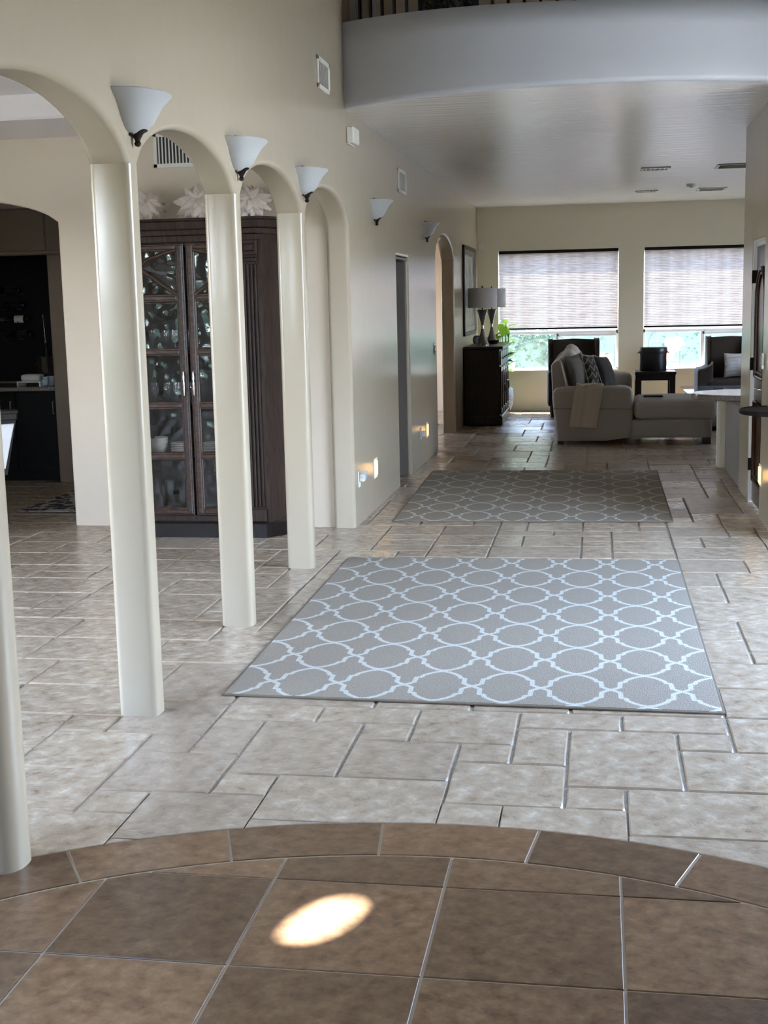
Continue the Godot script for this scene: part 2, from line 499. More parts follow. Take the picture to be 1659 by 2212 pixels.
func make_shell() -> void:
	var p := PackedVector2Array([Vector2(-2.5, 0), Vector2(1.9, 0)])
	var open := {0: 1}
	var cols := [3.42, 4.90, 6.385, 7.86]
	var u := 1.9
	for c in cols:
		arch(p, u, c - 0.055, 2.2, 0.205)
		open[p.size() - 1] = 2
		u = c + 0.055
	arch(p, u, 9.29, 2.2, 0.205)
	p.append(Vector2(9.29, 0)); open[p.size() - 1] = 1
	p.append(Vector2(11.53, 0)); p.append(Vector2(11.53, 2.065)); p.append(Vector2(12.28, 2.065))
	p.append(Vector2(12.28, 0)); open[p.size() - 1] = 1
	p.append(Vector2(14.40, 0))
	arch(p, 14.40, 16.25, 2.17, 0.245)
	p.append(Vector2(16.25, 0)); open[p.size() - 1] = 1
	p.append(Vector2(19.5, 0)); open[p.size() - 1] = 1
	p.append(Vector2(19.5, 3.1)); open[p.size() - 1] = 1
	p.append(Vector2(9.3, 3.1))
	p.append(Vector2(9.3, 6.0)); open[p.size() - 1] = 1
	p.append(Vector2(-2.5, 6.0)); open[p.size() - 1] = 1
	var wl := struct("wall_left", MB.new().prism(p, ZY, -1.933, -1.767, 0.028, 0.028, 4, open), M.wall, "cream plaster wall on the left with its row of arches", "wall")
	for k in 4:
		var b := MB.new()
		if k == 0:
			b.prism(MB.rect(-1.95, 3.36, -1.69, 3.53, 0.075, 5), XZ, 0, 2.2)
		else:
			b.prism(MB.rect(-1.933, cols[k] - 0.055, -1.767, cols[k] + 0.055, 0.028, 4), XZ, 0, 2.2)
		var o := obj("column", b, M.wall, wl)
		o.set_meta("label", ["rounded thick column cut by the left edge of the photo", "tall square column with rounded edges, nearest whole one", "middle square column in front of the dark cabinet", "slim square column right of the dark cabinet"][k])
	# far wall with the two window openings
	var f := MB.new()
	for r in [[-1.933, 0, -1.46, 3.1], [-1.46, 0, 0.305, 0.605], [-1.46, 2.37, 0.305, 3.1], [0.305, 0, 0.665, 3.1], [0.665, 0, 2.43, 0.605], [0.665, 2.37, 2.43, 3.1], [2.43, 0, 4.65, 3.1]]:
		f.box(Vector3(r[0], r[1], -19.7), Vector3(r[2], r[3], -19.5))
	struct("wall_far", f, M.wall_far, "pale olive wall with two big windows at the far end", "wall")
	# right side: hall wall with a door opening, then the foyer's wider part
	var r2 := MB.new()
	r2.box(Vector3(1.2, 0, -11.3), Vector3(1.36, 3.1, -10.64), 0.012)
	r2.box(Vector3(1.2, 2.07, -10.64), Vector3(1.36, 3.1, -9.86))
	r2.box(Vector3(1.2, 0, -9.86), Vector3(1.36, 3.1, -8.9))
	struct("wall_right", r2, M.wall, "grey lit plaster wall at the right edge beside the dark door", "wall")
	var sh := MB.new()
	sh.box(Vector3(1.36, 0, -9.05), Vector3(2.95, 6.0, -8.9))
	sh.box(Vector3(1.2, 3.1, -12.0), Vector3(1.36, 6.0, -8.9))
	sh.box(Vector3(1.36, 0, -11.3), Vector3(4.65, 3.1, -11.15))
	for r in [[-19.5, 0, -17.3, 3.1], [-17.3, 0, -16.1, 1.0], [-17.3, 2.3, -16.1, 3.1], [-16.1, 0, -11.3, 3.1]]:
		sh.box(Vector3(4.5, r[1], r[0]), Vector3(4.65, r[3], r[2]))
	for r in [[-8.9, 0, -7.7, 6], [-7.7, 0, -4.9, 0.3], [-7.7, 3.2, -4.9, 6], [-4.9, 0, 2.65, 6]]:
		sh.box(Vector3(2.8, r[1], r[0]), Vector3(2.95, r[3], r[2]))
	sh.box(Vector3(-1.933, 0, 2.5), Vector3(2.8, 6, 2.65))
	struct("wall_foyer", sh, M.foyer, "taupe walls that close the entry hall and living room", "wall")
	# ceiling of the hall and living room, its front edge a wide curve
	var q := PackedVector2Array()
	var wf := PackedVector2Array()
	for i in 33:
		var x := lerpf(-1.767, 1.2, i / 32.0)
		q.append(Vector2(x, 11.35 - sqrt(7.29 - pow(x + 0.08, 2)) + 0.05))
	q.append(Vector2(1.36, 11.3)); q.append(Vector2(4.65, 11.3)); q.append(Vector2(4.65, 19.6)); q.append(Vector2(-1.9, 19.6)); q.append(Vector2(-1.9, 9.35))
	struct("ceiling", MB.new().prism(q, XZ, 3.01, 3.4), M.ceil, "low glossy plaster ceiling under the balcony and living room", "ceiling")
	var fa := MB.new()
	var n := 40
	var prof := []   # (how far out from the curve, height share)
	for k in 6:
		var a := PI / 2 * k / 5.0
		prof.append([-0.035 * (1.0 - sin(a)), 3.005 + 0.035 * (1.0 - cos(a))])
	fa.sheet(n, 9, func(s, w):
		var x := lerpf(-1.767, 1.22, s)
		var z := -11.35 + sqrt(7.29 - pow(x + 0.08, 2))
		var top := 3.508 + 0.075 * pow(clampf((0.1 - x) / 1.867, 0, 1), 1.3)
		var j := int(round(w * 9))
		if j < 6:
			return Vector3(x, prof[j][1], z + prof[j][0])
		return Vector3(x, lerpf(3.04, top, (j - 5) / 3.0) if j < 9 else top, z if j < 9 else z - 0.16), false, Vector3(0, 3.2, -14))
	struct("wall_front", fa, M.wall_sky_tint, "curved balcony front that bridges the hall overhead", "wall")
	var g := MB.new()
	g.box(Vector3(-3.5, 3.45, -12.0), Vector3(1.2, 3.5, -8.95 - 0.15))
	struct("floor_gallery", MB.new().prism(PackedVector2Array([Vector2(-3.5, 9.3), Vector2(-1.5, 9.3), Vector2(-0.9, 8.95), Vector2(0.4, 8.9), Vector2(1.2, 9.2), Vector2(1.2, 12), Vector2(-3.5, 12)]), XZ, 3.42, 3.5), M.ceil_plain, "upper landing floor behind the curved balcony front", "floor")
	var gw := MB.new()
	gw.box(Vector3(-3.5, 3.4, -12.0), Vector3(1.36, 6.0, -11.85))
	gw.box(Vector3(-3.65, 3.4, -12.0), Vector3(-3.5, 6.0, -9.3))
	gw.box(Vector3(-3.5, 3.4, -9.45), Vector3(-1.933, 6.0, -9.3))
	struct("wall_gallery", gw, M.wall_warm, "beige wall of the upper landing behind the iron balusters", "wall")
	var rf := MB.new()
	# roof with an added, unseen opening shaped to cast the floor's sun patch
	var hc := Vector2(-1.40, -6.03)
	var left := PackedVector2Array([Vector2(-1.95, -2.65), Vector2(hc.x, -2.65)])
	var right := PackedVector2Array([Vector2(2.95, 12), Vector2(hc.x, 12)])
	var along := Vector2(0.354, 0.935)   # in x, -z
	var across := Vector2(0.935, -0.354)
	for k in 25:
		var a := PI * k / 24.0
		left.append(Vector2(hc.x, -hc.y) - along * (cos(a) * 0.165) - across * (sin(a) * 0.085))
		right.append(Vector2(hc.x, -hc.y) + along * (cos(a) * 0.165) + across * (sin(a) * 0.085))
	left.append_array([Vector2(hc.x, 12), Vector2(-1.95, 12)])
	right.append_array([Vector2(hc.x, -2.65), Vector2(2.95, -2.65)])
	for q2 in [left, right]:
		if Geometry2D.is_polygon_clockwise(q2):
			q2.reverse()
		rf.prism(q2, XZ, 6.0, 6.1)
	rf.box(Vector3(-3.65, 6.0, -12), Vector3(-1.95, 6.1, -9.3))
	struct("ceiling_foyer", rf, M.foyer, "high ceiling of the entry hall above the photo", "ceiling")
	# dining room, passage and bar niche behind the arcade
	var d := MB.new()
	var dz := PackedVector2Array([Vector2(-6.65, 0), Vector2(-5.9, 0)])
	arch(dz, -5.9, -3.985, 2.30, 0.19)
	for e in [Vector2(-3.985, 0), Vector2(-1.9, 0), Vector2(-1.9, 3.2), Vector2(-6.65, 3.2)]:
		dz.append(e)
	d.prism(dz, XY, -9.50, -9.33, 0.02, 0.02, 3, {0: 1, 27: 1, 28: 1, 29: 1, 30: 1})
	struct("wall_dining", d, M.wall_warm, "sunlit peach dining room wall with an arched opening at left", "wall")
	var d2 := MB.new()
	for r in [[-12.8, 0, -5.6, 3.2], [-5.6, 0, -3.0, 0.8], [-5.6, 2.4, -3.0, 3.2], [-3.0, 0, -2.15, 3.2]]:
		d2.box(Vector3(-6.65, r[1], r[0]), Vector3(-6.5, r[3], r[2]))
	for r in [[-6.5, 0, -4.85, 3.2], [-4.85, 0, -2.6, 0.9], [-4.85, 2.4, -2.6, 3.2], [-2.6, 0, -1.933, 3.2]]:
		d2.box(Vector3(r[0], r[1], -2.3), Vector3(r[2], r[3], -2.15))
	d2.box(Vector3(-3.6, 0, -12.8), Vector3(-3.45, 3.2, -9.5))
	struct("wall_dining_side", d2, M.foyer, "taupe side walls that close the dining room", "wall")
	var dc := MB.new()
	dc.box(Vector3(-6.65, 3.07, -8.4), Vector3(-1.9, 3.2, -2.15))
	dc.box(Vector3(-6.65, 2.91, -9.4), Vector3(-1.9, 3.2, -8.4), 0.015)
	dc.box(Vector3(-6.65, 2.91, -3.2), Vector3(-1.9, 3.2, -2.15), 0.015)
	dc.box(Vector3(-6.65, 2.6, -12.8), Vector3(-3.45, 2.75, -9.5))
	struct("ceiling_dining", dc, M.ceil_plain, "pale stepped tray ceiling seen through the first arch", "ceiling")
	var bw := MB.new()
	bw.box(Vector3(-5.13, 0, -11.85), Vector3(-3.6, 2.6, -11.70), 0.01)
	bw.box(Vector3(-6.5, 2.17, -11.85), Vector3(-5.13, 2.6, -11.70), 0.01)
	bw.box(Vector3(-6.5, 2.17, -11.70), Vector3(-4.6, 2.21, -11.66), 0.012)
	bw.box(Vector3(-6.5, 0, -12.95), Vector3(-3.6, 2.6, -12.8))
	struct("wall_bar", bw, M.bar_wall_shaded, "beige wall and header around the bar niche, darkened to hold its shade", "wall")
	# rooms behind the hall door and the far arch
	var k2 := MB.new()
	k2.box(Vector3(-3.45, 0, -9.65), Vector3(-1.9, 3.1, -9.5))
	k2.box(Vector3(-3.3, 0, -13.2), Vector3(-1.933, 3.1, -13.05))
	k2.box(Vector3(-3.3, 0, -13.05), Vector3(-3.15, 3.1, -9.65))
	k2.box(Vector3(-5.0, 0, -13.2), Vector3(-3.3, 3.1, -13.05))
	for r in [[-19.7, 0, -18.6, 3.1], [-18.6, 0, -16.9, 0.9], [-18.6, 2.3, -16.9, 3.1], [-16.9, 0, -13.05, 3.1]]:
		k2.box(Vector3(-5.15, r[1], r[0]), Vector3(-5.0, r[3], r[2]))
	k2.box(Vector3(-5.0, 0, -19.7), Vector3(-1.933, 3.1, -19.5))
	struct("wall_kitchen", k2, M.wall_peach, "peach walls of the kitchen behind the far arch", "wall")
	struct("ceiling_kitchen", MB.new().box(Vector3(-5.15, 3.02, -19.7), Vector3(-1.9, 3.15, -9.5)), M.ceil_plain, "plain ceiling of the rooms behind the left wall", "ceiling")
	# the trim of the hall doorway
	var tr := MB.new()
	for s in [[11.53, 11.545], [12.25, 12.28]]:
		tr.box(Vector3(-1.93, 0, -s[1]), Vector3(-1.80, 2.065, -s[0]), 0.004)
	tr.box(Vector3(-1.93, 2.035, -12.28), Vector3(-1.775, 2.062, -11.53), 0.004)
	struct("trim_1", tr, M.door_grey, "dark grey lining of the narrow doorway in the left wall", "trim")

# ---------------------------------------------------------------- floor
func make_floor() -> void:
	var slab := MB.new().box(Vector3(-6.65, -0.2, -19.7), Vector3(4.65, -0.0075, 2.65))
	var floor_ := struct("floor", slab, M.grout, "travertine floor laid in a mixed block pattern", "floor")
	var m := 0.2022
	var mz := 0.1993
	var ox := -0.1
	var oz := -4.857
	var i0 := -33
	var i1 := 23
	var j0 := -74
	var j1 := 30
	var W := i1 - i0
	var used := {}
	var tiles := []
	var fixed := [[0, 0, 2, 3], [-1, -1, 2, 1], [1, -1, 2, 1], [3, -1, 2, 2], [2, 0, 1, 1], [2, 1, 3, 2], [1, 3, 3, 2], [0, 3, 1, 1], [-1, 4, 2, 2], [-2, 4, 1, 2], [-2, 2, 2, 2], [-2, 1, 1, 1], [-1, 0, 1, 2], [-3, -1, 2, 2], [-4, 0, 1, 1], [-4, 1, 2, 2], [-6, 0, 2, 3], [-5, 3, 3, 2], [-6, 3, 1, 1], [-7, 4, 2, 2], [-8, 4, 1, 1], [-8, 2, 2, 2], [-8, 1, 1, 1], [-7, 0, 1, 2], [-7, -1, 2, 1], [-5, -1, 2, 1], [-9, -1, 2, 2], [-10, 0, 1, 1], [-10, 1, 2, 2], [-10, 3, 2, 2], [-9, 5, 2, 2], [1, 5, 3, 1], [-5, 5, 2, 2]]
	for t in fixed:
		tiles.append(t)
		for a in t[2]:
			for b in t[3]:
				used[Vector2i(t[0] + a, t[1] + b)] = 1
	var kinds := [[3, 2], [2, 2], [2, 1], [1, 1], [2, 3], [1, 2], [2, 2], [3, 2], [2, 1], [2, 2]]
	for jj in range(j1, j0, -1):
		for i in range(i0, i1):
			if used.has(Vector2i(i, jj)):
				continue
			var start := rng.randi() % kinds.size()
			for k in kinds.size() + 1:
				var s: Array = kinds[(start + k) % kinds.size()] if k < kinds.size() else [1, 1]
				var ok: bool = i + s[0] <= i1
				for a in s[0]:
					for b in s[1]:
						ok = ok and not used.has(Vector2i(i + a, jj - b))
				if ok:
					for a in s[0]:
						for b in s[1]:
							used[Vector2i(i + a, jj - b)] = 1
					tiles.append([i, jj - s[1] + 1, s[0], s[1]])
					break
	var circle := PackedVector2Array()
	for k in 96:
		circle.append(Vector2(-0.45, -1.695) + Vector2(cos(TAU * k / 96), sin(TAU * k / 96)) * 2.196)
	# rank by how large each tile shows
	var ranked := []
	for t in tiles:
		var lo := Vector2(ox + t[0] * m, oz + t[1] * mz)
		var hi := lo + Vector2(t[2] * m, t[3] * mz)
		var c := (lo + hi) / 2
		if (lo - Vector2(-0.45, -1.695)).length() < 2.19 and (hi - Vector2(-0.45, -1.695)).length() < 2.19 and (Vector2(lo.x, hi.y) - Vector2(-0.45, -1.695)).length() < 2.19 and (Vector2(hi.x, lo.y) - Vector2(-0.45, -1.695)).length() < 2.19:
			continue
		var show := 0.0
		if c.y < -2.0:
			var s := project(Vector3(c.x, 0, c.y))
			if s.x > -60 and s.x < 1720 and s.y < 2280:
				show = t[2] * t[3] / pow(s.z, 3.0)
				for rg in [[-1.58, -5.12, 0.49, -8.15], [-1.55, -9.62, 0.56, -12.5]]:   # hidden under a rug
					if lo.x > rg[0] and hi.x < rg[2] and hi.y < rg[1] and lo.y > rg[3]:
						show = 0.0
				if c.x < -1.95 and c.y < -8.9:
					show *= 0.01
				if c.x > 1.25 and c.y < -8.9 and c.y > -11.3 or c.y < -14.9 and c.x > -0.3:
					show = 0.0
		ranked.append([show, lo, hi, t])
	ranked.sort_custom(func(a, b): return a[0] > b[0])
	var cache := {}
	var rest := MB.new()
	var count := 0
	for e in ranked:
		var lo: Vector2 = e[1]
		var hi: Vector2 = e[2]
		var c := (lo + hi) / 2
		var t: Array = e[3]
		var near_circle := false
		for q in [lo, hi, Vector2(lo.x, hi.y), Vector2(hi.x, lo.y)]:
			near_circle = near_circle or (q - Vector2(-0.45, -1.695)).length() < 2.2
		var single: bool = e[0] > 0.0 and count < 285
		if near_circle:
			var rect := PackedVector2Array([lo + Vector2(0.003, 0.003), Vector2(hi.x - 0.003, lo.y + 0.003), hi - Vector2(0.003, 0.003), Vector2(lo.x + 0.003, hi.y - 0.003)])
			var parts := Geometry2D.clip_polygons(rect, circle)
			if parts.is_empty():
				continue
			var o := PackedVector2Array()
			for q in parts[0]:
				o.append(Vector2(q.x - c.x, -(q.y - c.y)))
			if Geometry2D.is_polygon_clockwise(o):
				o.reverse()
			if o.size() < 3 or Geometry2D.triangulate_polygon(o).is_empty():
				continue
			var b := MB.new().prism(o, XZ, -0.012, 0.0, 0.0, 0.002)
			if single:
				var w := obj("tile", b, M.stone[rng.randi() % 8], floor_)
				w.position = Vector3(c.x, 0, c.y)
				count += 1
			else:
				rest.add(b, Transform3D(Basis(), Vector3(c.x, 0, c.y)))
			continue
		var variant := rng.randi() % 3
		var key := "%d_%d_%d_%d" % [t[2], t[3], variant, 1 if single else 0]
		if not cache.has(key):
			var b := MB.new()
			if single:
				b.prism(tile_outline(t[2] * m / 2, t[3] * mz / 2, t[2], t[3]), XZ, -0.013, 0.0, 0.0, 0.0055, 1, {}, 2, 0.4)
			else:
				b.prism(MB.rect(-t[2] * m / 2 + 0.004, -t[3] * mz / 2 + 0.004, t[2] * m / 2 - 0.004, t[3] * mz / 2 - 0.004, 0.008), XZ, -0.012, 0.0, 0.0, 0.003, 1, {}, 2)
			cache[key] = b.mesh() if single else b
		var x := Transform3D(Basis.from_euler(Vector3(rng.randf_range(-0.004, 0.004), 0, rng.randf_range(-0.004, 0.004))), Vector3(c.x, rng.randf_range(-0.0012, 0.0), c.y))
		if single:
			var o := obj("tile", cache[key], M.stone[rng.randi() % 8], floor_)
			o.transform = x
			count += 1
		else:
			rest.add(cache[key], x)
	var rs := obj("distant_tiles", rest, M.stone[5], floor_)
	rs.set_meta("kind", "stuff")
	# the round entry floor: a curved border of long tiles round a plain square grid
	var base := MB.new()
	var cc := Vector2(-0.45, -1.695)
	var disc := PackedVector2Array()
	for k in 96:
		disc.append(Vector2(cc.x, -cc.y) + Vector2(cos(TAU * k / 96), sin(TAU * k / 96)) * 2.194)
	base.prism(disc, XZ, -0.03, -0.0035)
	obj("grout_bed", base, M.grout_pale, floor_)
	var step := deg_to_rad(13.09)
	for k in range(-7, 9):
		var a0 := deg_to_rad(-5.8) + k * step
		var p := PackedVector2Array()
		for s in 7:
			var a := a0 + 0.002 + (step - 0.004) * s / 6.0
			p.append(Vector2(cc.x + sin(a) * 2.19, -cc.y + cos(a) * 2.19))
		for s in 7:
			var a := a0 + 0.0022 + (step - 0.0044) * (6 - s) / 6.0
			p.append(Vector2(cc.x + sin(a) * 1.952, -cc.y + cos(a) * 1.952))
		p.reverse()
		obj("border_tile", MB.new().prism(p, XZ, -0.012, 0.0, 0.0, 0.0015), M.brown[(k + 14) % 6 if k != -2 else 2], floor_)
	var inner := PackedVector2Array()
	for k in 96:
		inner.append(cc + Vector2(cos(TAU * k / 96), sin(TAU * k / 96)) * 1.941)
	var gx := 0.0745
	var gz := -2.937
	for i in range(-5, 4):
		for j in range(-2, 8):
			var lo := Vector2(gx + i * 0.4975 + 0.004, gz + j * 0.5 - 0.5 + 0.004)
			var hi := lo + Vector2(0.4895, 0.492)
			var parts := Geometry2D.intersect_polygons(PackedVector2Array([lo, Vector2(hi.x, lo.y), hi, Vector2(lo.x, hi.y)]), inner)
			if parts.is_empty():
				continue
			var c := (lo + hi) / 2
			var o := PackedVector2Array()
			for q in parts[0]:
				o.append(Vector2(q.x - c.x, -(q.y - c.y)))
			if Geometry2D.is_polygon_clockwise(o):
				o.reverse()
			var tl := obj("entry_tile", MB.new().prism(o, XZ, -0.012, 0.0, 0.0, 0.0015), M.brown[posmod(i * 5 + j * 3, 6)], floor_)
			tl.position = Vector3(c.x, 0, c.y)

func tile_outline(hx: float, hz: float, nx: int, nz: int) -> PackedVector2Array:
	var g := 0.0048
	var p := PackedVector2Array()
	var cs := [Vector2(-hx + g, -hz + g), Vector2(hx - g, -hz + g), Vector2(hx - g, hz - g), Vector2(-hx + g, hz - g)]
	for k in 4:
		var a: Vector2 = cs[k]
		var b: Vector2 = cs[(k + 1) % 4]
		var d := (b - a).normalized()
		var inw := Vector2(-d.y, d.x)
		var len_ := a.distance_to(b)
		var steps := 2 + (nx if k % 2 == 0 else nz)
		var cut := rng.randf_range(0.004, 0.012)
		p.append(a + d * cut)
		for s in range(1, steps):
			p.append(a + d * (len_ * (s + rng.randf_range(-0.25, 0.25)) / steps) + inw * rng.randf_range(-0.0005, 0.0028))
		p.append(b - d * rng.randf_range(0.004, 0.012))
	return p

# ---------------------------------------------------------------- windows
func make_windows() -> void:
	for k in 2:
		var x0: float = [-1.46, 0.665][k]
		var x1: float = [0.305, 2.43][k]
		var mx: float = [-0.60, 1.52][k]
		var fr := MB.new()
		for r in [[x0, 0.605, x0 + 0.035, 2.37], [x1 - 0.035, 0.605, x1, 2.37], [x0, 0.605, x1, 0.635], [x0, 2.33, x1, 2.37], [x0, 1.135, x1, 1.185], [mx - 0.022, 0.63, mx + 0.022, 1.14]]:
			fr.box(Vector3(r[0], r[1], -19.67), Vector3(r[2], r[3], -19.60), 0.004)
		fr.box(Vector3(mx, 0.632, -19.615), Vector3(mx + 0.03, 1.14, -19.595), 0.003)
		fr.box(Vector3(mx, 1.10, -19.615), Vector3(x1 - 0.03, 1.14, -19.595), 0.003)
		var w := struct("window_%d" % (k + 1), fr, M.vinyl, ["white sliding window at left on the far wall", "white sliding window at right on the far wall"][k], "window")
		for r in [[x0 + 0.03, 0.63, mx, 1.14], [mx, 0.63, x1 - 0.03, 1.14], [x0 + 0.03, 1.18, x1 - 0.03, 2.34]]:
			obj("pane", MB.new().box(Vector3(r[0], r[1], -19.645), Vector3(r[2], r[3], -19.641)), M.glass, w)
		var sill := obj("sill", MB.new().box(Vector3(x0, 0.595, -19.6), Vector3(x1, 0.612, -19.485), 0.005), M.white, w)
		sill.set_meta("label", "bright white sill")
		var bl := thing("window_shade", ["pleated pale shade lowered over the left far window", "pleated pale shade lowered over the right far window"][k], "blind", Vector3((x0 + x1) / 2, 1.21, -19.54), 0, "pleated window shades")
		var hw := (x1 - x0) / 2 - 0.012
		obj("headrail", MB.new().box(Vector3(-hw, 1.115, -0.03), Vector3(hw, 1.16, 0.03), 0.004), M.bronze, bl)
		obj("bottom_rail", MB.new().box(Vector3(-hw, 0.0, -0.02), Vector3(hw, 0.026, 0.02), 0.004), M.bronze, bl)
		var pl := MB.new()
		var np := 46
		for i in np:
			var y0 := 0.026 + (1.115 - 0.026) * i / np
			var y1 := 0.026 + (1.115 - 0.026) * (i + 1) / np
			var ym := (y0 + y1) / 2
			var d := 0.009
			pl.flat(Vector3(-hw, y0, 0), Vector3(hw, y0, 0), Vector3(hw, ym, d), Vector3(-hw, ym, d), Vector3(0, -0.6, 0.8))
			pl.flat(Vector3(-hw, ym, d), Vector3(hw, ym, d), Vector3(hw, y1, 0), Vector3(-hw, y1, 0), Vector3(0, 0.6, 0.8))
		obj("pleated_fabric", pl, M.blind, bl)
	# windows that light the entry, the dining room and the kitchen
	for k in 5:
		var fr := MB.new()
		var g := MB.new()
		var a: Array = [[2.86, -7.7, -4.9, 0.3, 3.2], [-6.58, -5.6, -3.0, 0.8, 2.4], [-2.23, -4.85, -2.6, 0.9, 2.4], [-5.08, -18.6, -16.9, 0.9, 2.3], [4.58, -17.3, -16.1, 1.0, 2.3]][k]  # last one is an unseen window added as fill light for the living room
		var along_z := k != 2
		for r in [[a[1], a[3], a[1] + 0.05, a[4]], [a[2] - 0.05, a[3], a[2], a[4]], [a[1], a[3], a[2], a[3] + 0.05], [a[1], a[4] - 0.05, a[2], a[4]], [(a[1] + a[2]) / 2 - 0.02, a[3], (a[1] + a[2]) / 2 + 0.02, a[4]], [a[1], (a[3] + a[4]) / 2 - 0.02, a[2], (a[3] + a[4]) / 2 + 0.02]]:
			if along_z:
				fr.box(Vector3(a[0] - 0.03, r[1], r[0]), Vector3(a[0] + 0.03, r[3], r[2]))
			else:
				fr.box(Vector3(r[0], r[1], a[0] - 0.03), Vector3(r[2], r[3], a[0] + 0.03))
		if along_z:
			g.box(Vector3(a[0] - 0.002, a[3] + 0.04, a[1] + 0.04), Vector3(a[0] + 0.002, a[4] - 0.04, a[2] - 0.04))
		else:
			g.box(Vector3(a[1] + 0.04, a[3] + 0.04, a[0] - 0.002), Vector3(a[2] - 0.04, a[4] - 0.04, a[0] + 0.002))
		var w := struct("window_%d" % (k + 3), fr, M.vinyl, ["tall window of the entry hall right of the photo", "side window of the dining room", "front window of the dining room", "kitchen window behind the left wall", "unseen side window added to brighten the living room"][k], "window")
		obj("pane", g, M.glass, w)

# ---------------------------------------------------------------- rugs
func rug_texture() -> ImageTexture:
	var w := 192
	var h := 288
	var im := Image.create(w, h, false, Image.FORMAT_RGB8)
	# one quarter of the trellis cell, from the pinch at the side to the pinch at the top
	var q := [Vector2(0.5, 0.0), Vector2(0.44, 0.035), Vector2(0.37, 0.085), Vector2(0.362, 0.25), Vector2(0.30, 0.262), Vector2(0.27, 0.335), Vector2(0.18, 0.41), Vector2(0.09, 0.462), Vector2(0.0, 0.485)]
	var nz := FastNoiseLite.new()
	nz.frequency = 0.12
	for y in h:
		for x in w:
			var p := Vector2(absf((x + 0.5) / w - 0.5), absf((y + 0.5) / h - 0.5))
			var d := 9.0
			for k in q.size() - 1:
				var a: Vector2 = q[k] * Vector2(1, 1.48)
				var b: Vector2 = q[k + 1] * Vector2(1, 1.48)
				var s := p * Vector2(1, 1.48)
				d = minf(d, s.distance_to(Geometry2D.get_closest_point_to_segment(s, a, b)))
			var edge := clampf((0.036 - d) / 0.008 + 0.5, 0, 1)
			var f := 0.94 + 0.09 * nz.get_noise_2d(x, y) + rng.randf_range(-0.035, 0.035)
			var c := Color(0.62, 0.575, 0.51).lerp(Color(0.80, 0.785, 0.74), edge) * f
			im.set_pixel(x, y, c)
	im.generate_mipmaps()
	return ImageTexture.create_from_image(im)

func make_rugs() -> void:
	var tx := rug_texture()
	var pile := mat(Color.WHITE, 0.95, 0.2)
	pile.albedo_texture = tx
	height(pile, noise_tex(256, 0.2, 101, [], 2), 0.25)
	var binding := mat(rgb(122, 110, 94), 0.9, 0.3)
	for k in 2:
		var c: Array = [[Vector2(-1.587, -5.15), Vector2(-1.61, -8.157), Vector2(0.516, -8.18), Vector2(0.512, -5.087)], [Vector2(-1.54, -9.584), Vector2(-1.597, -12.535), Vector2(0.574, -12.527), Vector2(0.564, -9.637)]][k]
		var mid: Vector2 = (c[0] + c[1] + c[2] + c[3]) / 4.0
		var label: String = ["near trellis rug, grey brown with white lattice, lit at its front edge", "farther trellis rug lying between the doorway and dark door"][k]
		var r := thing("rug", label, "rug", Vector3(mid.x, 0, mid.y), 0, "matching trellis rugs")
		var o := PackedVector2Array()
		for e in c:
			o.append(Vector2(e.x - mid.x, -(e.y - mid.y)))
		if Geometry2D.is_polygon_clockwise(o):
			o.reverse()
		obj("binding", MB.new().prism(o, XZ, 0.0015, 0.008, 0.0, 0.002), binding, r)
		var b := MB.new()
		var d := PackedFloat32Array([0.012, 0.012, 0.012, 0.012])
		b.prism(MB.offs(o, d), XZ, 0.004, 0.0105, 0.0, 0.002)
		# pattern laid out in metres: one cell is 0.295 wide and 0.441 deep
		for i in b.v.size():
			var ph: Vector2 = [Vector2(-0.05, 0.58), Vector2(-0.05, 0.65)][k]
			b.t[i] = Vector2((b.v[i].x) / 0.2955 + ph.x, (b.v[i].z) / 0.4417 + ph.y)
		obj("pile", b, pile, r)

